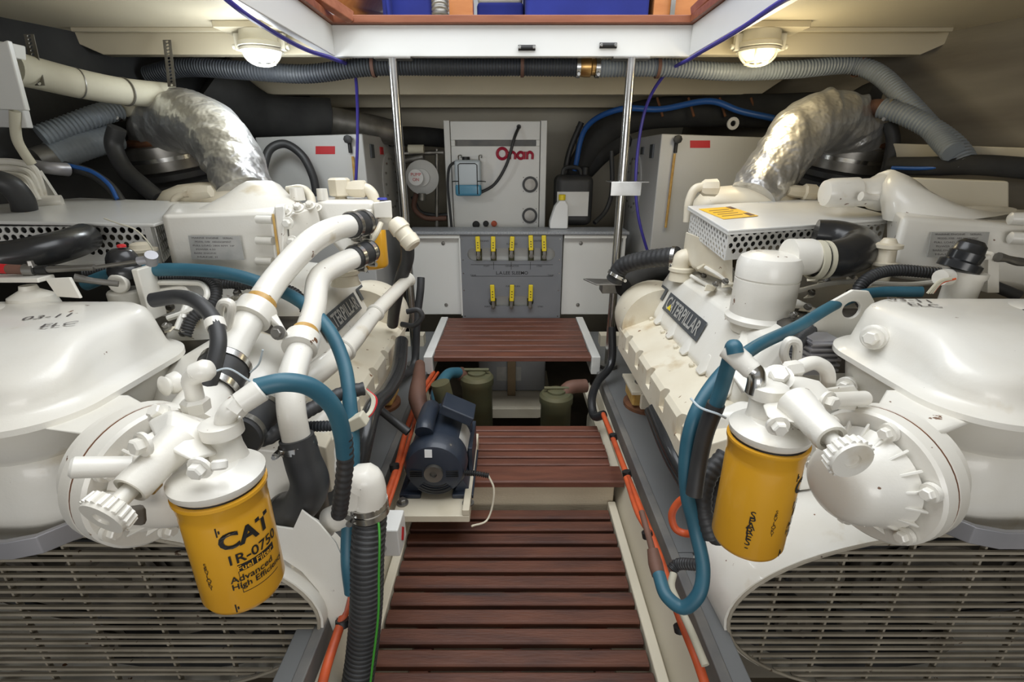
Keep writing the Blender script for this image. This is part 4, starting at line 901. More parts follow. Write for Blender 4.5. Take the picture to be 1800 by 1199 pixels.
# --- perforated heat shield
def shield(eng, A, B, Cc, D, E, drop, label, front, side):
    pass
hs = thing('heat_shield', P(140, 440, 1.2), 'white perforated heat shield box with amber sticker, left of the left charge air box', 'heat shield')
tp = [P(-70, 378, 1.2), P(-70, 372, 1.45), P(143, 352, 1.62), P(384, 361, 1.46), P(290, 392, 1.2), P(272, 397, 1.17)]
part('top_sheet', 'sheet', hs, lambda b: b.prism([P(-90, 393, 1.17), P(272, 400, 1.17), P(290, 393, 1.2), P(384, 361, 1.46), P(143, 352, 1.62), P(-60, 369, 1.42)], (0, 0, .008)), bevel=.003)
z0 = P(0, 440, 1.19).z; z1 = P(0, 398, 1.19).z
xa, xb = P(-60, 420, 1.19).x, P(270, 420, 1.19).x
def psheet(b): perf(b, (xa, 1.19, z1-.088), (xb-xa, 0, 0), (0, 0, .088), 23, 5, .42, skip=lambda u, v: v < .15)
part('perforated_front', 'sheet', hs, psheet, solid=.002, smooth=False)
a_, c_ = P(272, 400, 1.19), P(296, 400, 1.36)
part('perforated_side', 'sheet', hs, lambda b: perf(b, a_-Vector((0, 0, .085)), (c_.x-a_.x, .17, 0), (0, 0, .085), 7, 4, .42), solid=.002, smooth=False)
q = [P(40, 376, 1.40), P(60, 371, 1.40), P(160, 360, 1.52), P(92, 373, 1.36)]
sq = [PZ(u, v, z1-H+.0105) for u, v in ((28, 374), (75, 361), (162, 360), (90, 375))]
part('warning_sticker', 'sticker', hs, lambda b: b.prism([P(28, 376, 1.33), P(95, 376, 1.33), P(165, 361, 1.56), P(100, 361, 1.56)], (0, 0, .004)), smooth=False)
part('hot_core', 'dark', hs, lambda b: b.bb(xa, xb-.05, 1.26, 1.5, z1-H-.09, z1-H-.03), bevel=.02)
part('scroll_casting', 'shadowmetal', hs, lambda b: [b.tube([(xa+.1, 1.24, z1-.06), (xa+.3, 1.235, z1-.05), (xb-.1, 1.24, z1-.07)], .012), b.cyl((xb-.12, 1.22, z1-.05), (xb-.12, 1.26, z1-.05), .03)])
part('rim', 'sheet', hs, lambda b: [b.bb(xb-.012, xb+.004, 1.183, 1.197, z1-H-.088, z1-H+.004), b.bb(xa, xb, 1.186, 1.20, z1-H-.094, z1-H-.086)], bevel=.001)
# --- turbo cover under the foil
part('turbo_cover', 'paint2', EL, lambda b: b.loft([[P(365, 352, 1.62)+Vector((math.cos(t)*.16*k, math.sin(t)*.1*k, zz)) for t in [2*math.pi*i/32 for i in range(32)]] for k, zz in ((1, -.03), (.97, 0), (.8, .03), (.5, .048), (.1, .055))]), ang=60)
part('coolant_pipe', 'paint2', EL, lambda b: [b.tube([P(305, 360, 1.5), P(308, 350, 1.5), P(320, 342, 1.5), P(336, 340, 1.5), P(352, 338, 1.5)], .010, seg=12), b.lathe(P(336, 340, 1.5), (1, 0, .1), [(0, .02), (.03, .022), (.06, .018)], 6)])
part('coolant_pipe', 'paint2', EL, lambda b: b.tube([P(505, 335, 1.45), P(530, 332, 1.45), P(545, 345, 1.42), P(548, 360, 1.4)], .012, seg=12))
# --- filter base and second filter
part('oil_filter_base', 'paint', EL, lambda b: b.hull([P(556, 352, 1.34), P(556, 400, 1.34), P(605, 455, 1.3), P(655, 470, 1.36), P(662, 352, 1.36), P(640, 347, 1.5), P(560, 347, 1.5), P(650, 440, 1.45)]), bevel=.012, seg=3)
part('switch_bracket', 'paint', EL, lambda b: [b.bb(P(620, 0+400, 1.3).x, P(652, 400, 1.3).x, 1.30, 1.335, P(630, v+10, 1.3).z-H, P(630, v, 1.3).z-H) for v in (370, 388, 405)], bevel=.004)
part('switch_bracket', 'paint', EL, lambda b: [b.lathe(P(u, v, 1.31), (0, -1, 0), [(0, .007), (.008, .006)], 10) for u in (628, 643) for v in (376, 393, 411)])
part('hex_fitting', 'paint2', EL, lambda b: [b.lathe(P(600, 352, 1.42), (0, 0, 1), [(0, .02), (.008, .015), (.014, .03), (.055, .03), (.06, .024)], 6), b.lathe(P(612, 332, 1.42), (1, 0, 0), [(0, .02), (.02, .026), (.045, .026), (.05, .02)], 6), b.tube([P(632, 332, 1.42), P(645, 333, 1.42), P(655, 343, 1.42), P(658, 358, 1.42)], .016, seg=14)])
part('coupling_block', 'paint', EL, lambda b: [b.hull([P(655, 356, 1.34), P(688, 352, 1.36), P(690, 384, 1.36), P(658, 384, 1.34), P(655, 356, 1.42), P(688, 352, 1.42), P(690, 384, 1.42), P(658, 384, 1.42)]), b.hull([P(662, 384, 1.35), P(690, 380, 1.36), P(688, 405, 1.38), P(668, 405, 1.38), P(675, 395, 1.42)])], bevel=.004)
part('cover_tap', 'paint2', EL, lambda b: b.lathe(P(692, 388, 1.36), P(722, 410, 1.34)-P(692, 372, 1.36), [(0, .018), (.01, .026), (.035, .028), (.038, .024), (.058, .024), (.062, .027), (.085, .025), (.09, .02)], 12))
part('blue_cap', 'bluepen', EL, lambda b: b.lathe(P(672, 351, 1.37), (0, 0, 1), [(0, .014), (.005, .012)], 14))
part('drain_tube', 'cream', EL, lambda b: b.tube([P(670, 392, 1.33), P(662, 410, 1.31), P(645, 435, 1.3), P(625, 455, 1.29)], .007, seg=10))
tp2 = P(655, 402, 1.50); r2 = .050
of = thing('oil_filter', P(655, 470, 1.50), 'smaller yellow filter canister behind the white pipes of the left engine', 'filter')
hh = tp2.z-P(655, 470, 1.50).z
part('canister', 'yellow', of, lambda b: b.lathe(P(655, 470, 1.50), (0, 0, 1), [(0, r2*.8), (.005, r2*.95), (.012, r2), (hh*.95, r2), (hh, r2*.9)], 40), ang=40)
def ofp(b):
    for k, ch in enumerate('CATERPILLAR'): text(b, ch, P(652, 470, 1.45), (1, 0, 0), (0, 0, 1), .013, .01, fn=lambda x_, y_: P(655, 470, 1.50)+Vector((math.sin(-.05+x_/r2)*(r2+.001), -math.cos(-.05+x_/r2)*(r2+.001), hh*.86-k*.0105+y_)))
part('print', 'black', of, ofp, smooth=False)
hose('rubber_hose', [P(716, 424, 1.36), P(716, 455, 1.38), P(705, 490, 1.42), P(694, 540, 1.5), P(690, 570, 1.56)], .019, 'rubber', 'black hose dropping from the fitting at the far right of the left engine')
part('breather_neck', 'paint2', EL, lambda b: [b.lathe(P(608, 500, 1.45), (0, 0, 1), [(0, .045), (.01, .04), (.03, .038), (.034, .045), (.045, .045)], 28)])
# --- thick white coolant pipes
def cpipe(name, pts, r, label, eng=EL, m='paint'):
    return part(name, m, eng, lambda b: b.tube(pts, r, seg=22, n=10))
T1 = [P(618, 396, 1.20), P(590, 402, 1.14), P(550, 423, 1.06), P(490, 485, .95), P(450, 545, .87), P(410, 610, .80), P(392, 648, .76)]
cpipe('coolant_pipe', T1, [.027, .027, .0265, .025, .0255, .029, .031], '')
T2 = [P(625, 452, 1.18), P(595, 465, 1.12), P(562, 488, 1.05), P(552, 545, .96), P(530, 610, .86), P(512, 670, .78), P(512, 720, .745), P(522, 775, .74)]
cpipe('coolant_pipe', T2, [.025, .025, .024, .023, .0235, .024, .024, .024], '')
T3 = [P(716, 492, 1.42), P(660, 550, 1.24), P(605, 615, 1.06), P(540, 668, .93), P(480, 710, .86)]
cpipe('coolant_pipe', T3, [.018, .020, .025, .026, .027], '')
part('pipe_end', 'paint', EL, lambda b: b.lathe(P(718, 490, 1.43), P(716, 492, 1.42)-P(700, 508, 1.38), [(-.01, .02), (0, .024), (.004, .022)], 20))
for p, d, rr_ in ((P(660, 550, 1.24), P(660, 550, 1.24)-P(605, 615, 1.06), .0215), (P(605, 615, 1.06), P(605, 615, 1.06)-P(540, 668, .93), .0265)): part('pipe_joint', 'paint', EL, lambda b: b.lathe(p, d, [(-.006, rr_), (-.003, rr_+.003), (.003, rr_+.003), (.006, rr_)], 24))
def saddle(p, d, r):
    return lambda b: b.lathe(Vector(p)-Vector(d).normalized()*.018, d, [(0, r+.002), (.002, r+.009), (.034, r+.009), (.036, r+.002)], 28)
d1 = T1[3]-T1[4]; d2 = T2[3]-T2[4]
c1 = P(447, 550, .865); c2_ = P(530, 603, .865)
part('pipe_saddle', 'paint', EL, saddle(c1, d1, .0265)); part('pipe_saddle', 'paint', EL, saddle(c2_, d2, .0235))
part('amber_band', 'amber', EL, lambda b: b.lathe(c1+d1.normalized()*.016, d1, [(0, .0272), (.016, .0272)], 28)); part('amber_band', 'amber', EL, lambda b: b.lathe(c2_+d2.normalized()*.016, d2, [(0, .0245), (.018, .0245)], 28))
part('saddle_bracket', 'paint', EL, lambda b: b.hull([P(462, 540, .87), P(470, 560, .86), P(498, 600, .86), P(512, 598, .87), P(492, 570, .88), P(480, 540, .89), P(505, 585, .84)]), bevel=.005, seg=3)
part('saddle_bolt', 'dsteel', EL, lambda b: b.bolt(P(489, 585, .835), (0, -1, .3), .009, .009))
# rubber couplings
cp = thing('rubber_coupling', P(372, 690, .72), 'fat black banded rubber coupling at the foot of the left white pipe', 'coupling')
K0, K1 = P(398, 640, .77), P(372, 688, .71); kd = (K1-K0).normalized()
part('sleeve', 'rubber', cp, lambda b: b.lathe(K0-kd*.006, kd, [(0, .037), (.003, .0395), ((K1-K0).length, .0395), ((K1-K0).length+.008, .038)], 32))
clamp('clamp', K0+kd*.006, kd, .0395, cp); clamp('clamp', K1-kd*.002, kd, .0395, cp)
part('pipe_stub', 'paint', EL, lambda b: b.lathe(K1, kd, [(-.01, .034), (.01, .035), (.02, .040), (.06, .042), (.08, .05)], 30))
cp = thing('rubber_coupling', P(440, 770, .70), 'short black rubber coupling with steel bands beneath the blue hose of the left engine', 'coupling')
K0, K1 = P(470, 720, .80), P(420, 770, .70); kd = (K1-K0).normalized(); L_ = (K1-K0).length
part('sleeve', 'rubber', cp, lambda b: b.lathe(K0, kd, [(0, .030), (.003, .033), (L_, .035)], 30)); clamp('clamp', K0+kd*.012, kd, .0332, cp); clamp('clamp', K1-kd*.015, kd, .035, cp)
cp = thing('rubber_elbow', P(545, 880, .72), 'black rubber elbow clamped to the foot of the curved white pipe, left engine', 'hose elbow')
part('sleeve', 'rubber', cp, lambda b: b.tube([P(521, 768, .74), P(533, 810, .735), P(545, 848, .735), P(530, 885, .75), P(498, 898, .78)], [.0295, .031, .034, .034, .032], seg=24, n=10))
clamp('clamp', P(524, 783, .74), P(521, 768, .74)-P(533, 810, .735), .030, cp); clamp('clamp', P(503, 897, .775), P(498, 898, .78)-P(530, 885, .75), .033, cp, m='dsteel')
for p_, q_, r_ in ((T1[0], T1[0]-T1[1], .030), (T2[0], T2[0]-T2[1], .028)):
    cp = thing('rubber_coupling', p_, 'short black rubber sleeve at the top of the %s thick white pipe' % ('upper' if r_ > .029 else 'lower'), 'coupling')
    part('sleeve', 'rubber', cp, lambda b: b.lathe(p_-q_.normalized()*.012, q_, [(0, r_), (.075, r_)], 28))
    clamp('clamp', p_+q_.normalized()*.004, q_, r_+.0006, cp); clamp('clamp', p_+q_.normalized()*.048, q_, r_+.0006, cp)
part('worn_patch', 'amber', EL, lambda b: b.lathe(P(258, 838, .447), P(228, 862, .415)-P(318, 772, .48), [(0, .0187), (.010, .0187)], 28))
# --- throttle solenoid with rubber boot
so_ = part('solenoid', 'paint', EL, lambda b: [b.lathe(P(229, 540, .98), (0, 0, 1), [(-.05, .033), (.035, .033), (.04, .027)], 28), b.lathe(P(213, 497, .96), (0, -1, 0), [(0, .02), (.012, .02)], 20), b.bb(P(250, 500, .97).x, P(262, 500, .97).x, .95, 1.0, P(250, 560, .97).z-H, P(250, 470, .97).z-H)], bevel=.003)
part('rubber_boot', 'rubgloss', EL, lambda b: b.lathe(P(219, 470, .98), (0, 0, 1), [(-.020, .030), (-.008, .0315), (0, .030), (.004, .027), (.012, .029), (.022, .027), (.032, .022), (.038, .014), (.039, .004)], 32))
part('red_button', 'red', EL, lambda b: b.lathe(P(213, 431, .98), (0, 0, 1), [(-.004, .008), (.0, .008), (.002, .005)], 16))
part('filler_neck', 'paint2', EL, lambda b: b.lathe(P(250, 445, 1.10), (0, 0, 1), [(-.03, .02), (.0, .02), (.004, .032), (.010, .032), (.012, .022), (.02, .02), (.024, .014)], 20))
hose('rubber_hose', [P(-60, 456, .95), P(20, 452, .98), P(80, 440, 1.02), P(125, 428, 1.08), P(150, 418, 1.15)], .033, 'rubgloss', 'thick smooth black hose rising to the perforated shield at the far left', seg=24)
cb = thing('throttle_cable', P(140, 480, .92), 'control cable with a red end lying across the left engine', 'cable')
part('red_sleeve', 'red', cb, lambda b: b.tube([P(-40, 470, .88), P(14, 473, .885)], .009)); part('ferrule', 'copper', cb, lambda b: b.tube([P(12, 473, .885), P(52, 475, .89)], .009))
part('saddle', 'dsteel', cb, lambda b: [b.tube([P(44, 475, .889), P(62, 475, .892)], .0115), b.lathe(P(56, 470, .89), (0, 0, 1), [(0, .006), (.012, .005)], 6)])
part('sleeve', 'black', cb, lambda b: b.tube([P(66, 475, .893), P(84, 474, .896)], .0085)); part('rod', 'dsteel', cb, lambda b: [b.tube([P(84, 474, .896), P(166, 470, .91)], .006), b.tube([P(160, 471, .91), P(245, 459, .925)], .0035)])
part('rod_end', 'alu', cb, lambda b: [b.tube([P(243, 459, .925), P(270, 455, .93)], .008), b.cyl(P(266, 448, .925), P(266, 462, .935), .011)])
part('return_link', 'dsteel', EL, lambda b: b.tube([P(130, 488, .90), P(165, 494, .915), P(208, 499, .93)], [.008, .006, .006], seg=10))
part('cable_bracket', 'paint', EL, lambda b: [b.prism([P(78, 490, .86), P(122, 488, .86), P(142, 525, .86), P(100, 522, .86)], (0, .006, 0)), b.bb(P(-60, 490, .88).x, P(80, 490, .88).x, .865, .90, P(0, 494, .88).z-H, P(0, 486, .88).z-H)], bevel=.002)
part('lid_rear_boss', 'paint', EL, lambda b: b.lathe(P(55, 520, .88), (0, 0, 1), [(-.02, .04), (.0, .035), (.012, .015), (.02, .013)], 20))
# --- blue hoses left
hose('blue_hose', [P(150, 500, 1.0), P(200, 482, 1.0), P(290, 474, 1.0), P(370, 477, 1.0), P(430, 488, 1.0), P(520, 525, .98), P(575, 575, .93), P(605, 640, .88), P(616, 720, .82), P(620, 800, .78), P(614, 900, .74), P(612, 985, .70), P(618, 1040, .69)], .0135, 'blue', 'long blue hose sweeping over the left engine then down to the floor', seg=18)
hose('blue_hose', [P(450, 682, .51), P(500, 672, .52), P(545, 680, .535), P(585, 715, .55), P(602, 765, .56), P(606, 800, .565)], .0115, 'blue', 'short blue hose arching from the left fuel filter head', seg=18)
hose('black_sleeve', [P(604, 768, .562), P(607, 810, .567), P(602, 860, .57), P(596, 905, .58)], .012, 'rubber', 'black taped sleeve below the short blue hose of the left engine', cat='sleeve', rib=(.011, .001))
hose('heater_hose', [P(268, 528, .80), P(310, 522, .80), P(345, 530, .78), P(374, 560, .76), P(384, 600, .73), P(374, 650, .70), P(362, 690, .68)], .0125, 'rubber', 'dull black hose curving down from behind the left tank lid', seg=18)
clampr = thing('hose_clamp', P(376, 573, .755), 'white painted clamp around the dull black hose behind the left tank', 'clamp')
part('band', 'paint', clampr, lambda b: ring(b, P(379, 573, .753)+(P(374, 560, .76)-P(384, 600, .73)).normalized()*.01, P(384, 600, .73)-P(374, 560, .76), .0127, .0155, .016, 24))
part('wire_loop', 'paint', EL, lambda b: b.tube([P(388, 585, .80), P(386, 548, .80), P(392, 532, .80), P(406, 534, .80), P(404, 560, .80), P(394, 590, .80)], .007, seg=10))
hose('wiring_loom', [P(420, 775, .72), P(470, 770, .73), P(520, 735, .76), P(560, 712, .80), P(600, 692, .84), P(640, 683, .86)], .0135, 'rubber', 'black taped wiring loom crossing beneath the white pipes', cat='loom', rib=(.012, .0008))
hose('wiring_conduit', [P(540, 750, .80), P(570, 749, .80), P(602, 748, .80)], .0105, 'bellow', 'short ribbed conduit left of the white plug connector', cat='conduit', rib=(.006, .0015))
wc = thing('plug_connector', P(626, 745, .80), 'yellowed white plug connector hanging from coloured wires beside the left stringer', 'connector')
part('housing', 'lag', wc, lambda b: b.box(P(626, 742, .80), (.042, .025, .024), Matrix.Rotation(-.5, 3, 'Y')), bevel=.003)
part('wires', 'lag', wc, lambda b: [b.tube([P(640, 683, .86), P(654+k*2, 700, .85), P(650+k*2, 722, .83), P(634+k*2, 738, .80)], .0022, seg=6) for k in range(3)])
part('red_wire', 'red', wc, lambda b: b.tube([P(644, 684, .86), P(662, 702, .85), P(655, 725, .83), P(638, 740, .80)], .002, seg=6))
hose('rubber_hose', [P(706, 600, 1.45), P(700, 650, 1.3), P(680, 690, 1.15), P(655, 718, 1.02), P(640, 775, .93), P(628, 830, .90)], .021, 'rubgloss', 'black hose running down between the left manifold and the stringer', seg=16)
hose('breather_hose', [P(715, 548, 1.5), P(735, 545, 1.5), P(742, 556, 1.5), P(728, 572, 1.5), P(706, 570, 1.52)], .009, 'rubber', 'small black hose loop beyond the left manifold', seg=12)
hose('drain_hose', [P(740, 488, 2.0), P(739, 510, 1.98), P(733, 560, 1.95), P(728, 640, 1.9), P(700, 665, 1.7)], .016, 'rubber', 'black hose with a rounded top standing against the white cabinet front', seg=14)
# --- clutter between the tank and the charge air box
def clutter(eng, seed, pts):
    random.seed(seed)
    for (u, v, Y) in pts:
        part('casting', 'paint2', eng, lambda b: b.hull([P(u+random.uniform(-14, 14), v+random.uniform(-7, 7), Y+random.uniform(-.03, .05)) for _ in range(9)]), bevel=.003)
        q = P(u+random.uniform(-16, 16), v-5, Y-.02); part('casting_bolt', 'dsteel', eng, lambda b: b.bolt(q, (random.uniform(-.4, .4), -.5, .8), .006, .008))
clutter(EL, 3, [(u, v, Y) for u, v, Y in ((300, 545, 1.05), (330, 530, 1.1), (345, 560, 1.0), (420, 520, 1.1), (455, 530, 1.1), (400, 560, 1.0), (330, 590, .95), (350, 620, .95), (300, 580, .9), (480, 515, 1.15), (320, 560, .98), (430, 550, 1.1), (370, 500, 1.1))])
for p_ in ([P(265, 497, 1.0), P(330, 497, 1.0), P(355, 500, 1.0), P(364, 520, .98), P(340, 545, .97)], [P(280, 512, 1.0), P(325, 508, 1.0), P(330, 530, .98), P(322, 560, .95)], [P(295, 560, .95), P(330, 548, .96), P(370, 530, .98)], [P(310, 580, .93), P(330, 530, .98)], [P(400, 540, 1.0), P(440, 525, 1.05), P(500, 520, 1.1)]): part('injector_pipe', 'paint', EL, lambda b: b.tube(p_, .006, seg=8))
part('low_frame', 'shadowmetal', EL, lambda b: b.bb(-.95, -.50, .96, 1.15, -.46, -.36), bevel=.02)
hose('wiring_conduit', [P(262, 493, 1.03), P(330, 488, 1.03), P(372, 494, 1.02), P(380, 512, 1.0), P(372, 535, .98), P(338, 560, .95), P(325, 590, .93)], .0125, 'rubber', 'black ribbed conduit curling over the left engine below the blue hose', cat='conduit', rib=(.006, .0018))
hose('wiring_conduit', [P(150, 480, 1.06), P(200, 474, 1.06), P(262, 490, 1.05)], .011, 'rubber', 'black ribbed conduit behind the left solenoid boot', cat='conduit', rib=(.006, .0018))
hose('wiring_conduit', [P(376, 500, 1.08), P(430, 500, 1.08), P(520, 515, 1.08), P(540, 560, 1.05)], .011, 'rubber', 'black ribbed conduit passing under the thick white pipe', cat='conduit', rib=(.006, .0018))
part('water_pump_housing', 'paint', EL, lambda b: b.loft([[P(410, 690, .86)+Vector((math.cos(t)*.13*k, yy, math.sin(t)*.10*k)) for t in [2*math.pi*i/36 for i in range(36)]] for k, yy in ((.45, -.10), (.8, -.08), (1, -.03), (1, .08))]), bevel=0, ang=60)
part('cross_casting', 'paint2', EL, lambda b: b.hull([P(300, 640, .82), P(420, 560, .98), P(520, 600, 1.0), P(560, 680, .90), P(430, 740, .80), P(330, 740, .76), P(440, 640, 1.05)]), bevel=.03, seg=4)
part('lower_casting', 'paint', EL, lambda b: b.hull([P(430, 780, .82), P(520, 790, .84), P(600, 820, .90), P(570, 900, .84), P(470, 900, .80), P(600, 700, 1.0), P(500, 700, .95)]), bevel=.012, seg=3)
part('dipstick_boss', 'paint', EL, lambda b: [b.lathe(P(312, 672, .68), (-.4, -.9, .1), [(0, .018), (.01, .016), (.014, .012), (.02, .016), (.024, .010)], 20)])
part('shroud_corner_plate', 'paint', EL, lambda b: b.prism([P(480, 925, .70), P(515, 930, .70), P(530, 897, .70), P(560, 920, .70), P(590, 955, .70), P(610, 1000, .70), P(614, 1040, .70), P(605, 1075, .70), P(585, 1110, .70), P(574, 1080, .70), P(560, 1040, .70), P(530, 1005, .70), P(500, 985, .70), P(470, 975, .70)], (0, .004, 0)), bevel=.001)
# --- raw water elbow and big ribbed hose
we = thing('pipe_elbow', P(610, 920, .72), 'white painted pipe elbow above the big black ribbed hose', 'pipe elbow')
part('elbow', 'paint', we, lambda b: b.tube([P(578, 915, .745), P(602, 905, .74), P(628, 878, .72), P(636, 848, .715)], [.024, .026, .027, .027], seg=22, n=10))
part('socket', 'paint', we, lambda b: b.tube([P(634, 852, .715), P(642, 842, .715), P(650, 862, .715), P(649, 895, .715)], [.029, .029, .029, .028], seg=22))
part('flange', 'paint', we, lambda b: b.lathe(P(572, 918, .747), (1, .0, .1), [(0, .020), (.004, .026), (.012, .026)], 24))
hose('bilge_hose', [P(649, 893, .72), P(650, 915, .715), P(646, 970, .70), P(644, 1060, .685), P(636, 1150, .67), P(622, 1240, .64)], .031, 'rubber', 'thick black ribbed hose with a green wire, standing by the left stringer', rib=(.0105, .003), seg=24, n=10)
hose('earth_wire', [P(664, 905, .705), P(667, 940, .68), P(666, 1010, .665), P(665, 1080, .655), P(656, 1160, .645), P(650, 1210, .64)], .0022, 'green', 'green wire running down the thick black ribbed hose', cat='wire', seg=6)
hcl = thing('hose_clamp', P(650, 890, .72), 'pair of steel clamps at the top of the thick black ribbed hose', 'clamp'); clamp('band', P(648, 885, .72), P(650, 900, .72)-P(640, 852, .72), .0325, hcl); clamp('band', P(650, 897, .72), P(650, 900, .72)-P(640, 852, .72), .0325, hcl)
sw = thing('float_switch', P(686, 960, .80), 'white wall mounted switch box with a red mark, left of the lowest walkway', 'switch')
sx, sz = P(686, 940, .88).x, P(686, 940, .88).z-H
part('box', 'panel', sw, lambda b: b.bb(sx-.03, sx+.024, .86, .93, sz-.045, sz+.03), bevel=.004); part('button', 'steel', sw, lambda b: [b.lathe((sx-.015, .86, H+sz-.02), (0, -1, 0), [(0, .01), (.01, .008)], 12)])
part('red_mark', 'red', sw, lambda b: b.prism([(sx+.0245, .88, H+sz-.015), (sx+.0245, .895, H+sz+.01), (sx+.0245, .91, H+sz-.005), (sx+.0245, .895, H+sz-.03)], (.001, 0, 0)))
# orange conduit along the left stringer
hose('orange_conduit', [P(762, 655, 1.9), P(735, 700, 1.6), P(712, 765, 1.35), P(695, 830, 1.13), P(672, 890, 1.0), P(640, 960, .88), P(608, 1070, .72), P(575, 1170, .62), P(560, 1230, .58)], .009, 'orange', 'orange conduit along the inner side of the left stringer', cat='conduit')
hose('orange_conduit', [P(770, 655, 1.9), P(742, 700, 1.6), P(722, 765, 1.35), P(702, 830, 1.13), P(680, 895, 1.0)], .006, 'orange', 'thinner reddish conduit beside the orange one on the left stringer', cat='conduit')
for i, (u, v, Y) in enumerate(((693, 822, 1.15), (602, 1095, .70))):
    b = MB(); b.tube([P(u, v-6, Y-.005), P(u+1, v+6, Y-.01)], .014, seg=12); tag(b.build('conduit_clip', 'black'), ['black clip on the left orange conduit beside the blue motor', 'black clip on the left orange conduit near the camera'][i], 'clip')

hose('wire', [P(183, 384, 1.10), P(205, 392, 1.09), P(240, 405, 1.08), P(262, 428, 1.08), P(275, 452, 1.08)], .0016, 'lag', 'thin pale wire curling over the edge of the left heat shield', cat='wire', seg=6)
hose('cable_tie', [P(372, 655, .68), P(400, 648, .69), P(436, 668, .70), P(470, 690, .71)], .0016, 'tankplastic', 'clear cable tie tail at the clamp of the fat black coupling', cat='cable tie', seg=6)
hose('cable_tie', [P(440, 655, .72), P(455, 640, .72), P(462, 615, .72)], .0016, 'tankplastic', 'short clear tie end beside the left thick white pipe', cat='cable tie', seg=6)
# ================================================================== right engine, upper parts
part('charge_air_box', 'paint', ER, lambda b: b.hull([P(1586, 380, 1.2), P(1960, 405, 1.12), P(1930, 530, 1.12), P(1760, 498, 1.12), P(1558, 488, 1.16), P(1560, 360, 1.42), P(1940, 372, 1.42), P(1920, 480, 1.42), P(1560, 470, 1.42)]), bevel=.016, seg=4)
dataplate(ER, [P(1637, 408, 1.172), P(1739, 408, 1.155), P(1730, 457, 1.13), P(1629, 452, 1.145)], (0, -1, .06))
for v in (384, 418): part('box_lug', 'paint', ER, lambda b: b.lathe(P(1772, v, 1.135), (.9, -.35, 0), [(0, .008), (.004, .014), (.05, .016)], 14))
def loft_between(b, c0, r0, n0, pts1, steps=6):
    pass
def ell(c, ax, bx, rx, ry, n=32): c = Vector(c); return [c+Vector(ax)*math.cos(t)*rx+Vector(bx)*math.sin(t)*ry for t in [2*math.pi*i/n for i in range(n)]]
part('air_inlet_cone', 'paint', ER, lambda b: b.loft([ell(c_, (math.cos(g_), 0, -math.sin(g_)), (0, 1, 0), rx, ry) for c_, rx, ry, g_ in ((P(1665, 376, 1.3), .15, .10, -.12), (P(1645, 362, 1.32), .135, .095, .08), (P(1622, 348, 1.34), .11, .085, .35), (P(1598, 338, 1.37), .078, .075, .75), (P(1572, 335, 1.39), .060, .060, 1.15), (P(1548, 337, 1.40), .052, .052, 1.45))]), ang=75)
part('outlet_pipe', 'paint', ER, lambda b: [b.lathe(P(1548, 338, 1.40), (-1, .05, -.02), [(0, .05), (.02, .045), (.03, .038), (.08, .036)], 30), b.lathe(P(1505, 338, 1.40), (-1, .05, -.03), [(0, .034), (.002, .040), (.07, .039), (.085, .034), (.09, .02)], 30)])
part('clamp_lug', 'paint', ER, lambda b: [b.lathe(P(1542, 348, 1.33), (-1, 0, .1), [(0, .009), (.03, .009), (.035, .012), (.045, .012)], 10), b.lathe(P(1484, 326, 1.38), (1, 0, 0), [(0, .01), (.04, .01)], 8)])
# heat shield
hs = thing('heat_shield', P(1350, 450, 1.35), 'white perforated heat shield box with amber sticker, behind the right breather canister', 'heat shield')
A, B_, C_, D_ = P(1209, 362, 1.62), P(1280, 405, 1.27), P(1584, 384, 1.36), P(1450, 348, 1.72)
dn = Vector((0, 0, -.006))
part('top_sheet', 'sheet', hs, lambda b: b.prism([A, B_, C_, D_], dn), bevel=.002)
def rim_(b):
    for p, q in ((A, B_), (B_, C_)): b.prism([p+dn, q+dn, q+dn+Vector((0, 0, -.006)), p+dn+Vector((0, 0, -.006))], (.003, .003, 0))
part('rim', 'sheet', hs, rim_)
i1, i2, i3 = A.lerp(B_, .03)+Vector((.01, 0, 0)), B_+Vector((.008, .012, 0)), C_+Vector((-.03, .012, 0))
hL = .080
part('perforated_side', 'sheet', hs, lambda b: perf(b, i1+Vector((0, 0, -hL)), i2-i1, (0, 0, hL-.004), 14, 6, .46), solid=.002, smooth=False)
part('perforated_front', 'sheet', hs, lambda b: perf(b, i2+Vector((0, 0, -hL)), i3-i2, (0, 0, hL-.004), 22, 5, .45, skip=lambda u, v: v < .15), solid=.002, smooth=False)
cen = (A+B_+C_+D_)/4
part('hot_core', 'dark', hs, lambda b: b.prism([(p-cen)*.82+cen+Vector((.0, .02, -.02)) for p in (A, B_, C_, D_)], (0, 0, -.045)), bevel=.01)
def onp(u, v):   # point on the sheet
    n = (B_-A).cross(C_-B_).normalized(); o_ = Vector((0, 0, H)); d = P(u, v, 1)-o_; t = (A-o_).dot(n)/d.dot(n); return o_+d*t
stp = [onp(1228, 368), onp(1272, 386), onp(1333, 380), onp(1284, 364)]
stk = part('warning_sticker', 'sticker', hs, lambda b: b.prism([p+Vector((0, 0, .0006)) for p in stp], (0, 0, .0008)), smooth=False)
def sl(b):
    R = stp[2]-stp[1]; U = stp[0]-stp[1]
    for k in range(4):
        b.prism([stp[1]+R*.12+U*(.2+.17*k)+Vector((0, 0, .0016)), stp[1]+R*.72+U*(.2+.17*k)+Vector((0, 0, .0016)), stp[1]+R*.72+U*(.23+.17*k)+Vector((0, 0, .0016)), stp[1]+R*.12+U*(.23+.17*k)+Vector((0, 0, .0016))], (0, 0, .0004))
    for q in ((.8, .05, .95, .3), (.8, .7, .95, .95)): b.prism([stp[1]+R*q[0]+U*q[1]+Vector((0, 0, .0016)), stp[1]+R*q[2]+U*q[1]+Vector((0, 0, .0016)), stp[1]+R*q[2]+U*q[3]+Vector((0, 0, .0016)), stp[1]+R*q[0]+U*q[3]+Vector((0, 0, .0016))], (0, 0, .0004))
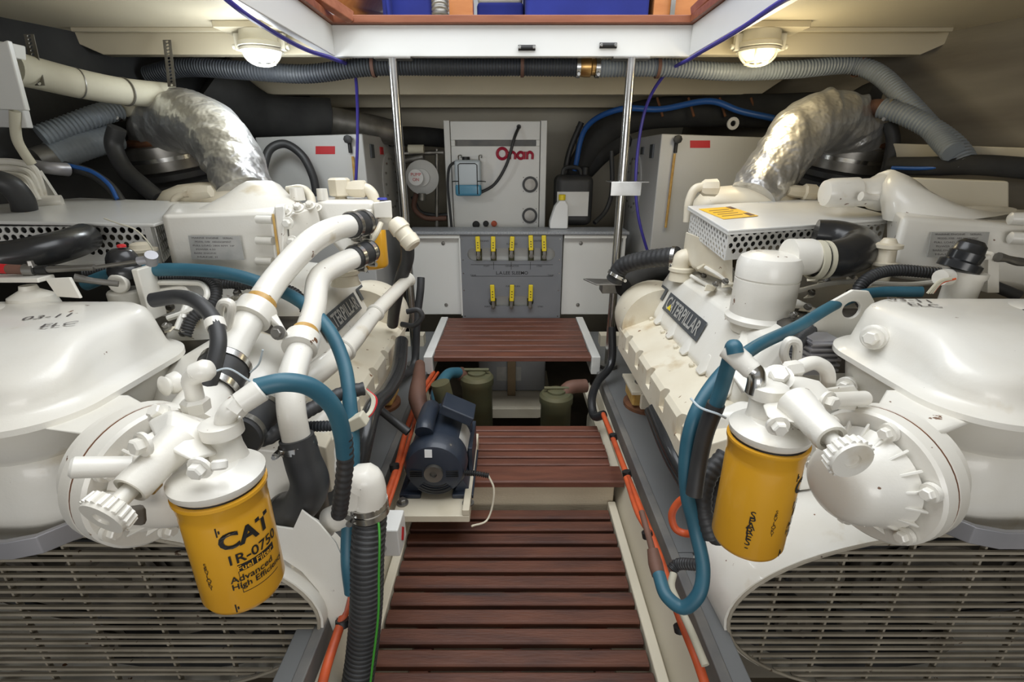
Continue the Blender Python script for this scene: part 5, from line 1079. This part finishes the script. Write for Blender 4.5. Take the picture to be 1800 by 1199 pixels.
part('print', 'copper', stk, sl, smooth=False)
# turbo cover etc
part('turbo_cover', 'paint2', ER, lambda b: b.loft([ell(P(1315, 356, 1.78)+Vector((0, 0, zz)), (1, 0, 0), (0, 1, 0), .20*k, .11*k) for k, zz in ((1, -.04), (.97, 0), (.85, .03), (.6, .052), (.2, .06))]), ang=60)
part('coolant_pipe', 'paint2', ER, lambda b: [b.tube([P(1208, 390, 1.66), P(1212, 352, 1.66), P(1222, 332, 1.66), P(1238, 328, 1.66)], .014, seg=12), b.lathe(P(1232, 330, 1.66), (1, 0, .0), [(0, .018), (.01, .026), (.05, .028), (.055, .02)], 8)])
part('hex_fitting', 'paint2', ER, lambda b: [b.lathe(P(1385, 335, 1.7), (1, 0, -.1), [(0, .016), (.02, .02), (.05, .02), (.055, .028), (.09, .028), (.1, .02)], 8)])
part('rear_support', 'paint2', ER, lambda b: b.hull([P(1205, 405, 1.6), P(1215, 470, 1.5), P(1290, 500, 1.3), P(1290, 440, 1.3), P(1230, 480, 1.6), P(1200, 440, 1.62)]), bevel=.01)
part('water_outlet', 'paint2', ER, lambda b: [b.lathe(P(1196, 492, 1.58), (0, 0, 1), [(0, .04), (.03, .036), (.032, .042), (.042, .042), (.045, .03)], 24), b.tube([P(1196, 470, 1.58), P(1200, 455, 1.58), P(1225, 455, 1.58)], .03, seg=16)])
clutter(ER, 5, [(1235, 470, 1.45), (1260, 480, 1.4), (1280, 500, 1.3), (1250, 505, 1.35), (1225, 490, 1.5), (1300, 480, 1.35), (1420, 520, 1.15), (1450, 500, 1.2), (1480, 520, 1.15), (1415, 545, 1.1), (1500, 490, 1.2), (1430, 490, 1.2), (1550, 500, 1.2), (1400, 560, 1.05)])
for p_ in ([P(1400, 512, 1.15), P(1450, 500, 1.15), P(1500, 495, 1.15), P(1560, 500, 1.15)], [P(1530, 498, 1.1), P(1600, 500, 1.1), P(1650, 495, 1.1)], [P(1240, 470, 1.42), P(1270, 488, 1.35), P(1290, 505, 1.3)], [P(1215, 485, 1.5), P(1250, 505, 1.4), P(1280, 520, 1.3)]): part('injector_pipe', 'paint', ER, lambda b: b.tube(p_, .006, seg=8))
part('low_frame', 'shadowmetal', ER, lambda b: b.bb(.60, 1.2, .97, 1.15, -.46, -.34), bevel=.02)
part('rocker_body', 'paint', ER, lambda b: b.hull([P(1300, 570, 1.1), P(1400, 570, 1.1), P(1440, 620, .98), P(1420, 680, .92), P(1300, 700, .92), P(1270, 650, 1.0), P(1350, 560, 1.2)]), bevel=.02, seg=3)
part('lower_casting', 'paint', ER, lambda b: b.hull([P(1230, 730, .92), P(1300, 700, .95), P(1420, 720, .85), P(1440, 860, .82), P(1300, 880, .84), P(1240, 850, .88)]), bevel=.012, seg=3)
# breather canister
cu, Yc = 1346, 1.12
zb, zt = P(cu, 560, Yc).z, P(cu, 445, Yc).z; cx_ = P(cu, 500, Yc).x; Hc = zt-zb
part('breather_canister', 'paint', ER, lambda b: b.lathe((cx_, Yc, zb), (0, 0, 1), [(-.03, .062), (-.008, .066), (-.004, .078), (.006, .079), (.010, .074), (.016, .070), (Hc*.62, .070), (Hc*.625, .068), (Hc*.645, .068), (Hc*.65, .0705), (Hc*.85, .0705), (Hc*.95, .064), (Hc, .048), (Hc+.002, .02)], 48), ang=30)
part('canister_outlet', 'paint', ER, lambda b: b.lathe(P(1385, 452, Yc), (1, 0.05, 0), [(0, .042), (.05, .042), (.07, .036)], 28))
be = thing('breather_elbow', P(1490, 480, 1.15), 'glossy black rubber elbow joining the right breather canister to the heat shield', 'hose elbow')
part('sleeve', 'rubgloss', be, lambda b: b.tube([P(1436, 457, Yc), P(1470, 455, 1.13), P(1500, 446, 1.16), P(1505, 432, 1.21), P(1470, 418, 1.25), P(1432, 412, 1.27)], [.041, .045, .048, .047, .043, .038], seg=28, n=10))
part('clamp', 'lag', be, lambda b: [ring(b, P(1428, 457, Yc), (1, .03, 0), .040, .0455, .014)])
part('clamp', 'lag', be, lambda b: [ring(b, P(1443, 457, Yc), (1, .03, 0), .041, .0445, .010)])
# solenoid with tilted boot
part('solenoid', 'paint', ER, lambda b: [b.lathe(P(1686, 515, .98), (.06, 0, 1), [(-.03, .030), (.03, .031), (.036, .035), (.045, .035), (.048, .026)], 28), b.lathe(P(1665, 487, .97), (-1, -.3, 0), [(0, .018), (.02, .016)], 16)])
part('rubber_boot', 'rubgloss', ER, lambda b: b.lathe(P(1686, 468, .98), (.28, 0, 1), [(-.006, .037), (.008, .037), (.012, .029), (.028, .030), (.032, .027), (.046, .025), (.054, .017), (.056, .005)], 32))
part('red_button', 'red', ER, lambda b: b.lathe(P(1711, 428, .98), (.28, 0, 1), [(-.006, .008), (.0, .008), (.002, .005)], 16))
part('filler_neck', 'paint2', ER, lambda b: [b.lathe(P(1551, 468, 1.13), (0, 0, 1), [(-.05, .02), (.0, .022), (.004, .030), (.010, .030), (.012, .022), (.04, .02), (.044, .030), (.052, .030), (.055, .018), (.065, .012)], 20)])
part('lever_bracket', 'paint', ER, lambda b: [b.prism([P(1736, 515, .98), P(1757, 515, .98), P(1757, 450, .98), P(1748, 443, .98), P(1738, 450, .98)], (0, .02, 0)), b.tube([P(1738, 452, .98), P(1728, 452, .98)], .006)], bevel=.002)
part('lever_ball', 'dsteel', ER, lambda b: b.tube([P(1754, 452, .97), P(1770, 455, .97), P(1790, 460, .97), P(1830, 462, .97)], [.010, .007, .009, .006], seg=10))
part('coil_wires', 'orange', ER, lambda b: b.tube([P(1640, 515, .93), P(1655, 498, .93), P(1680, 490, .93)], .002, seg=6))
part('coil_wires', 'lag', ER, lambda b: [b.tube([P(1630+4*k, 516, .93), P(1650+3*k, 495, .93), P(1672, 489+k, .93)], .0025, seg=6) for k in range(3)])
hose('wiring_conduit', [P(1520, 540, 1.05), P(1508, 512, 1.06), P(1525, 490, 1.07), P(1565, 476, 1.08), P(1650, 480, 1.06)], .0135, 'rubber', 'black ribbed conduit running right from the breather elbow to the right solenoid', cat='conduit', rib=(.006, .0018))
hose('wiring_conduit', [P(1712, 490, 1.05), P(1740, 500, 1.04), P(1790, 520, 1.02)], .012, 'rubber', 'black ribbed conduit behind the right solenoid', cat='conduit')
hose('wiring_conduit', [P(1430, 575, .98), P(1405, 600, .92), P(1392, 625, .88), P(1388, 660, .85)], .013, 'rubber', 'black ribbed conduit hanging between the right tank and the blue hose', cat='conduit', rib=(.006, .0018))
# blue hoses right
hose('blue_hose', [P(1620, 513, 1.0), P(1540, 514, 1.02), P(1480, 530, .98), P(1400, 575, .88), P(1320, 615, .78), P(1262, 665, .72), P(1222, 730, .68), P(1206, 800, .67), P(1208, 870, .66), P(1222, 930, .65), P(1236, 1000, .62), P(1228, 1045, .60), P(1200, 1068, .60), P(1172, 1048, .62), P(1158, 1010, .66)], .0115, 'blue', 'long blue hose from the right tank, looping at the bottom onto the cream ledge', seg=18)
hose('blue_hose', [P(1293, 622, .60), P(1290, 610, .605), P(1284, 630, .62), P(1272, 670, .64), P(1258, 715, .645)], .0108, 'blue', 'short blue hose hanging from the white fitting over the right filter', seg=18)
hose('black_sleeve', [P(1259, 710, .645), P(1240, 760, .65), P(1228, 815, .65), P(1220, 870, .64)], .0132, 'rubber', 'black sleeve below the short blue hose of the right engine', cat='sleeve')
hose('brass_fitting', [P(1158, 1012, .66), P(1152, 990, .68), P(1147, 965, .70)], [.012, .013, .010], 'copper', 'brown pipe fitting at the end of the long blue hose on the right stringer', cat='pipe fitting')
hose('fuel_line', [P(1147, 968, .70), P(1138, 935, .75), P(1128, 900, .80)], .006, 'copper', 'thin copper line above the brown fitting on the right', cat='pipe')
hose('wiring_loom', [P(1275, 800, .70), P(1244, 840, .68), P(1235, 890, .66), P(1250, 945, .64)], .0155, 'rubber', 'outer thick black loom left of the right fuel filter', cat='loom', rib=(.011, .001))
hose('wiring_loom', [P(1290, 812, .72), P(1262, 850, .70), P(1256, 900, .68), P(1262, 950, .67)], .0165, 'rubber', 'inner thick black loom beside the right fuel filter', cat='loom', rib=(.011, .001))
hose('wiring_conduit', [P(1240, 995, .70), P(1215, 992, .72), P(1190, 993, .74), P(1180, 1003, .735)], .0115, 'rubber', 'short black ribbed conduit reaching the right stringer edge', cat='conduit', rib=(.006, .0015))
hose('orange_loop', [P(1222, 870, .78), P(1196, 880, .80), P(1181, 905, .80), P(1188, 930, .79), P(1205, 938, .78), P(1226, 936, .76)], .0075, 'orange', 'orange cable loop on the right grey stringer', cat='cable')
hose('orange_conduit', [P(1060, 728, 1.52), P(1075, 765, 1.38), P(1100, 830, 1.16), P(1128, 900, .97), P(1158, 975, .83), P(1195, 1085, .68), P(1225, 1160, .60), P(1245, 1220, .56)], .0085, 'orange', 'orange conduit along the inner side of the right stringer', cat='conduit')
hose('orange_conduit', [P(1100, 840, 1.12), P(1122, 905, .95), P(1140, 935, .88)], .0065, 'orange', 'second thinner orange conduit on the right stringer', cat='conduit')
for i, (u, v, Y) in enumerate(((1078, 768, 1.37), (1102, 833, 1.15), (1138, 940, .89), (1196, 1105, .67))):
    b = MB(); b.tube([P(u-1, v-5, Y-.004), P(u+1, v+5, Y-.008)], .0125, seg=12); tag(b.build('conduit_clip', 'black'), 'black clip on the right orange conduit, %s from the camera' % ['farthest', 'third', 'second', 'nearest'][i], 'clip', 'clips on the right conduit')
hose('yellowed_hose', [P(1184, 1008, .72), P(1180, 1030, .70), P(1192, 1060, .67), P(1215, 1110, .62), P(1240, 1170, .57)], .007, 'lag', 'yellowed hose lying along the edge of the right grey stringer')
hose('rubber_hose', [P(1076, 575, 1.86), P(1074, 640, 1.80), P(1050, 672, 1.72), P(1040, 705, 1.62), P(1046, 732, 1.55), P(1062, 729, 1.52)], .016, 'rubgloss', 'black hose hanging down beside the right pole into the orange conduit', seg=14)
hose('wrapped_hose', [P(1080, 492, 1.80), P(1092, 470, 1.78), P(1125, 458, 1.72), P(1190, 450, 1.60)], .032, 'rubber', 'thick black wrapped hose between the right pole and the right engine', rib=(.02, .0015), seg=18)
c_ = thing('hose_clamp', P(1184, 452, 1.6), 'steel clamp at the engine end of the black wrapped hose', 'clamp'); clamp('band', P(1184, 452, 1.61), (1, -.6, .05), .034, c_)
c_ = thing('hose_clamp', P(1083, 485, 1.79), 'steel clamp at the pole end of the black wrapped hose', 'clamp'); clamp('band', P(1084, 484, 1.79), (.4, 0, .8), .034, c_)
hose('black_duct', [P(1095, 505, 1.85), P(1140, 480, 1.95), P(1200, 470, 2.0)], .045, 'dark', 'dark blue black duct behind the black wrapped hose', cat='duct')
hose('rubber_hose', [P(1150, 720, 1.2), P(1185, 800, 1.0), P(1225, 870, .9)], .02, 'rubgloss', 'black hose lying under the right exhaust manifold', seg=14)
hose('rubber_hose', [P(1140, 722, 1.24), P(1172, 800, 1.02), P(1205, 860, .92)], .012, 'rubgloss', 'thinner black hose lying under the right exhaust manifold', seg=12)

# ================================================================== exhausts, upper background
def foil(pts, rs, label):
    b = MB(); path = catmull(pts, 22); rr_ = []
    for i in range(len(rs)-1): rr_ += [rs[i]+(rs[i+1]-rs[i])*k/22 for k in range(22)]
    rr_.append(rs[-1]); random.seed(9)
    seg = 56; d = (path[1]-path[0]).normalized(); x, y, _ = basis(d); loops = []
    ph = [(random.uniform(0, 6.28), random.randint(2, 7), random.uniform(.2, .9), random.uniform(-.6, .6)) for _ in range(9)]
    for i, p in enumerate(path):
        t = (path[min(i+1, len(path)-1)]-path[max(i-1, 0)]).normalized(); x = (x-t*x.dot(t)).normalized(); y = t.cross(x)
        L = []
        for j in range(seg):
            a = 2*math.pi*j/seg; w_ = 0
            for p0, k, f, g_ in ph: w_ += -abs(math.sin(k*a*.5+i*f*.35+p0+.5*math.sin(3*a+i*.3)))*.003
            L.append(p+(x*math.cos(a)+y*math.sin(a))*(rr_[i]+.012+w_))
        loops.append(L)
    b.ringface(loops); return tag(b.build('exhaust_elbow', 'foil', ang=45), label, 'exhaust pipe')
foil([P(285, 262, 2.02), P(283, 228, 1.98), P(320, 213, 1.92), P(370, 232, 1.82), P(410, 285, 1.70), P(432, 345, 1.62)], [.10, .108, .110, .108, .098, .09], 'crinkled silver foil wrapped exhaust elbow of the left engine')
foil([P(1500, 262, 2.04), P(1500, 232, 2.0), P(1462, 212, 1.95), P(1415, 228, 1.88), P(1368, 285, 1.80), P(1322, 350, 1.74)], [.10, .108, .110, .108, .098, .09], 'crinkled silver foil wrapped exhaust elbow of the right engine')
def muffler(c, d, label):
    r_ = thing('exhaust_bellows', c, label, 'exhaust pipe')
    part('collar', 'rust', r_, lambda b: b.lathe(c, d, [(0, .10), (.01, .118), (.02, .118), (.028, .112)], 40))
    part('body', 'dsteel', r_, lambda b: b.lathe(c+Vector(d).normalized()*.028, d, [(0, .118), (.006, .125), (.09, .128), (.095, .122)], 40))
    part('rubber_bellows', 'rubber', r_, lambda b: b.lathe(c+Vector(d).normalized()*.12, d, [(0, .12), (.01, .138), (.03, .138), (.038, .126), (.048, .142), (.07, .142), (.08, .128), (.2, .126), (.25, .11)], 40))
    part('band', 'steel', r_, lambda b: ring(b, c+Vector(d).normalized()*.07, d, .125, .1285, .014, 40))
muffler(P(280, 238, 2.0), Vector((.10, .16, -1)), 'dark exhaust collar and black rubber bellows below the left foil elbow')
muffler(P(1500, 240, 2.04), Vector((-.10, .16, -1)), 'dark exhaust collar and black rubber bellows below the right foil elbow')
ep = thing('lagged_pipe', P(150, 145, 1.7), 'thick cream lagged pipe sloping along the upper left hull', 'pipe')
part('lagging', 'lag', ep, lambda b: b.tube([P(18, 118, 1.50), P(60, 128, 1.56), P(130, 145, 1.64), P(210, 160, 1.76), P(300, 168, 1.95)], [.044, .043, .042, .041, .041], seg=28))
for p, q in ((P(134, 146, 1.645), P(210, 160, 1.76)), (P(218, 161, 1.77), P(300, 168, 1.95))): part('seam', 'dsteel', ep, lambda b: b.lathe(p, q-p, [(0, .0435), (.003, .0435)], 28))
for i, (a_, c_) in enumerate(((P(50, 60, 1.58), P(70, 150, 1.53)), (P(293, 70, 1.92), P(302, 152, 1.86)))):
    b = MB(); d_ = (c_-a_); w_ = Vector((.014, 0, 0)); th_ = Vector((0, .003, 0)); n_ = 14
    for k in range(n_):
        p = a_+d_*k/n_; q = a_+d_*(k+1)/n_; m_ = p.lerp(q, .5); r0_ = .005
        out = [p-w_, p+w_, q+w_, q-w_]; 
        plate_hole(b, out, m_, r0_, .002)
    tag(b.build('perforated_strap', 'dsteel', smooth=False), ['perforated metal strap hanging over the lagged pipe at the far left', 'perforated metal strap hanging above the left foil elbow'][i], 'strap', 'perforated hanging straps')
hose('grey_duct', [P(72, 240, 1.66), P(120, 222, 1.72), P(165, 205, 1.78), P(208, 192, 1.86)], .034, 'greyhose', 'upper pale grey ribbed duct below the lagged pipe on the left', cat='duct', rib=(.013, .003), seg=20)
hose('grey_duct', [P(95, 275, 1.68), P(150, 255, 1.75), P(205, 240, 1.84)], .045, 'greyhose', 'lower fat grey duct with a dark end on the left', cat='duct', rib=(.012, .001), seg=24)
hose('duct_end', [P(62, 282, 1.63), P(96, 274, 1.68)], [.036, .042], 'dsteel', 'dark tapered end of the lower grey duct on the left', cat='duct fitting')
c_ = thing('hose_clamp', P(207, 192, 1.86), 'steel clamp on the upper grey duct on the left', 'clamp'); clamp('band', P(205, 193, 1.855), (1, .3, .3), .035, c_)
hose('brass_elbow', [P(215, 192, 1.88), P(232, 190, 1.90), P(246, 200, 1.92)], .026, 'lag', 'dull pipe elbow between the upper grey duct and the left exhaust', cat='pipe elbow')
hose('rubber_hose', [P(206, 225, 1.72), P(200, 255, 1.72), P(218, 295, 1.70), P(250, 325, 1.66), P(282, 352, 1.62)], .026, 'rubber', 'black hose curving down left of the left exhaust bellows', seg=16)
hose('blue_cable', [P(115, 292, 1.6), P(160, 305, 1.6), P(195, 330, 1.58), P(215, 358, 1.55)], .015, 'rubber', 'black hose with a blue stripe at the left, above the heat shield')
hose('blue_cable', [P(118, 290, 1.585), P(162, 302, 1.585), P(192, 325, 1.565), P(206, 350, 1.54)], .006, 'blue2', 'blue cable lying on the black hose above the left heat shield', cat='cable')
fb_ = thing('electrical_box', P(20, 190, 1.45), 'white sheet metal box on the hull at the upper left corner', 'box')
part('cover', 'panel', fb_, lambda b: b.prism([P(-60, 95, 1.40), P(12, 70, 1.40), P(45, 194, 1.42), P(-60, 190, 1.42)], (0, .015, 0)), bevel=.003)
part('lower_box', 'tankpaint', fb_, lambda b: b.prism([P(-60, 186, 1.44), P(40, 193, 1.44), P(48, 225, 1.44), P(-60, 222, 1.44)], (0, .02, 0)), bevel=.003)
part('top_bracket', 'panel', fb_, lambda b: b.prism([P(-60, 66, 1.46), P(14, 74, 1.46), P(16, 100, 1.46), P(-60, 98, 1.46)], (0, .05, 0)), bevel=.003)
hose('cream_cable', [P(26, 195, 1.43), P(30, 245, 1.44), P(42, 268, 1.45), P(56, 288, 1.46)], .012, 'lag', 'cream cable dropping from the white box at the far left', cat='cable')
pr_ = thing('injector_pipe_rack', P(40, 350, 1.5), 'bundle of bent white pipes at the far left behind the heat shield', 'pipes')
for k in range(4):
    part('pipe', 'paint', pr_, lambda b: b.tube([P(-60, 286+11*k, 1.46-.02*k), P(30-6*k, 286+11*k, 1.46-.02*k), P(58-6*k, 296+10*k, 1.46-.02*k), P(70-6*k, 322+8*k, 1.46-.02*k), P(78-6*k, 352, 1.46-.02*k)], .010, seg=10))
part('manifold_tube', 'paint', pr_, lambda b: b.tube([P(45, 356, 1.42), P(110, 354, 1.46)], .018)); part('bracket', 'paint', pr_, lambda b: b.prism([P(68, 300, 1.5), P(98, 345, 1.5), P(76, 345, 1.5)], (0, .01, 0)))
part('cross_tube', 'alu', pr_, lambda b: b.tube([P(50, 290, 1.52), P(90, 296, 1.54), P(118, 298, 1.58)], [.018, .018, .02])); part('yellow_plug', 'ylwgreen', pr_, lambda b: b.lathe(P(46, 325, 1.50), (0, -1, 0), [(0, .022), (.02, .02)], 12))
hose('rubber_hose', [P(-40, 312, 1.3), P(15, 325, 1.32), P(38, 350, 1.34), P(44, 372, 1.36)], .028, 'rubber', 'black hose bending down at the far left edge')
# dark lagged ducts behind
hose('insulated_duct', [P(360, 150, 2.35), P(400, 180, 2.4), P(470, 205, 2.5), P(585, 208, 2.6)], [.16, .15, .10, .09], 'dark', 'dark insulated duct behind the left foil elbow', cat='duct', seg=24)
hose('metal_duct', [P(582, 212, 2.55), P(640, 222, 2.62), P(692, 234, 2.7)], .062, 'dsteel', 'dull metal duct end above the left fuel tank', cat='duct', seg=28)
hose('insulated_duct', [P(685, 240, 2.75), P(740, 240, 2.9), P(800, 245, 3.1)], .05, 'dark', 'dark duct between the left fuel tank and the generator', cat='duct')
hose('insulated_duct', [P(1560, 170, 2.1), P(1480, 190, 2.35), P(1380, 195, 2.5), P(1250, 195, 2.7), P(1120, 205, 2.85), P(1060, 235, 2.9), P(1000, 330, 2.95)], .075, 'dark', 'dark insulated pipe bundle under the beams on the right', cat='duct', seg=20)
for k in range(5): hose('tie_wrap', [P(1155+55*k, 172, 2.63-.03*k), P(1165+55*k, 205, 2.60-.03*k)], .006, 'rust', 'rust red tie on the dark pipe bundle, %s from the left' % ['first', 'second', 'third', 'fourth', 'fifth'][k], cat='tie', group='ties on the dark bundle')
hose('blue_hose', [P(1010, 300, 2.85), P(1030, 225, 2.8), P(1090, 192, 2.65), P(1160, 192, 2.6), P(1250, 178, 2.5), P(1300, 195, 2.45), P(1360, 208, 2.4)], .014, 'blue2', 'bright blue hose along the dark pipe bundle under the beams')
hose('black_duct', [P(1105, 240, 2.9), P(1060, 270, 2.9), P(1030, 300, 2.92)], .05, 'dark', 'dark duct running down left of the right fuel tank', cat='duct')
hose('rubber_hose', [P(1075, 265, 2.7), P(1075, 340, 2.7), P(1065, 370, 2.7), P(1045, 392, 2.65)], .012, 'rubber', 'black hose hanging between the jerrycan and the right fuel tank')
hose('rubber_hose', [P(990, 330, 2.9), P(1000, 270, 2.9), P(1022, 215, 2.9)], .016, 'rubber', 'black hose rising behind the jerrycan')
for k in range(2): hose('wall_conduit', [P(1014+12*k, 330, 3.0), P(1016+12*k, 222, 3.0)], .012, 'dsteel', '%s grey conduit rising on the bulkhead above the jerrycan' % ['left', 'right'][k], cat='conduit')
# white pump between the left tank and the generator
wp = thing('water_pump', P(740, 315, 2.65), 'round white pump with a red printed label left of the generator', 'pump')
part('housing', 'tankpaint', wp, lambda b: b.lathe(P(742, 312, 2.70), (0, -1, 0), [(-.1, .07), (-.02, .085), (.0, .088), (.012, .07), (.02, .05), (.022, .045), (.03, .044), (.034, .01)], 36))
part('label', 'white', wp, lambda b: b.lathe(P(731, 312, 2.655), (-.1, -1, 0), [(0, .040), (.002, .040)], 28)); part('print', 'red', wp, lambda b: [text(b, 'PUMP', P(731, 307, 2.650), (1, 0, 0), (0, 0, 1), .022), text(b, 'ON', P(731, 316, 2.650), (1, 0, 0), (0, 0, 1), .022)], smooth=False)
part('pipes', 'dsteel', wp, lambda b: [b.tube([P(700, 270, 2.75), P(780, 268, 2.75)], .012), b.tube([P(745, 276, 2.72), P(700, 284, 2.75)], .016), b.tube([P(768, 262, 2.75), P(768, 400, 2.75)], .010), b.tube([P(742, 340, 2.68), P(742, 352, 2.68)], .02)])
part('valve', 'lag', wp, lambda b: b.tube([P(718, 262, 2.72), P(745, 262, 2.72)], .022))
hose('rubber_hose', [P(732, 340, 2.75), P(728, 365, 2.75), P(745, 382, 2.75), P(785, 384, 2.75)], .014, 'copper', 'reddish hose below the round white pump')
hose('rubber_hose', [P(725, 345, 2.8), P(738, 372, 2.8), P(760, 378, 2.8), P(790, 378, 2.8)], .012, 'rubber', 'black hose below the round white pump')
# right hull ledge, box, second grey hose
ds = thing('hull_shelf_box', P(1690, 345, 1.7), 'cream box behind the right charge air box against the hull', 'box')
part('body', 'cream', ds, lambda b: b.prism([P(1610, 312, 1.60), P(1775, 318, 1.48), P(1775, 372, 1.48), P(1610, 365, 1.60)], (0, .06, 0)), bevel=.006)
hose('bilge_hose', [P(1550, 190, 1.86), P(1590, 202, 1.80), P(1640, 228, 1.72), P(1680, 260, 1.64), P(1702, 295, 1.58)], .032, 'greyhose', 'fatter pale grey ribbed hose curving down from the right exhaust elbow', rib=(.012, .003), seg=22)
hose('brass_elbow', [P(1520, 205, 1.96), P(1532, 190, 1.92), P(1556, 190, 1.87)], .027, 'copper', 'brownish pipe elbow between the right foil elbow and the grey hose', cat='pipe elbow')
c_ = thing('hose_clamp', P(1562, 192, 1.85), 'steel clamp on the fatter grey hose at the right', 'clamp'); clamp('band', P(1562, 193, 1.85), (1, -1, -.1), .033, c_)
hose('rubber_hose', [P(1564, 215, 1.9), P(1570, 250, 1.88), P(1560, 300, 1.86), P(1550, 330, 1.84)], .022, 'rubber', 'black hose dropping right of the right exhaust bellows')
hose('hull_cable_bundle', [P(1565, 292, 1.80), P(1650, 292, 1.66), P(1720, 290, 1.56), P(1900, 305, 1.42)], .03, 'dark', 'black cable bundle along the foot of the right hull wall', cat='cables')
hose('blue_cable', [P(1568, 295, 1.76), P(1620, 296, 1.68), P(1680, 292, 1.6)], .006, 'blue2', 'bright blue cable on the black bundle at the right', cat='cable')
tag(MB().prism([P(1570, 252, 1.86), P(1870, 262, 1.42), P(1870, 282, 1.42), P(1570, 277, 1.86)], (.02, .03, 0)).build('hull_ledge', 'cream', bevel=.003), 'cream ledge low on the right hull wall behind the grey hose', 'ledge')

hose('cable_tie', [P(1214, 700, .66), P(1230, 716, .645), P(1262, 728, .63), P(1276, 735, .63)], .0018, 'tankplastic', 'pale cable tie holding the two blue hoses left of the right filter', cat='cable tie', seg=6)
for o in bpy.data.objects:
    if '_o' in o: del o['_o']
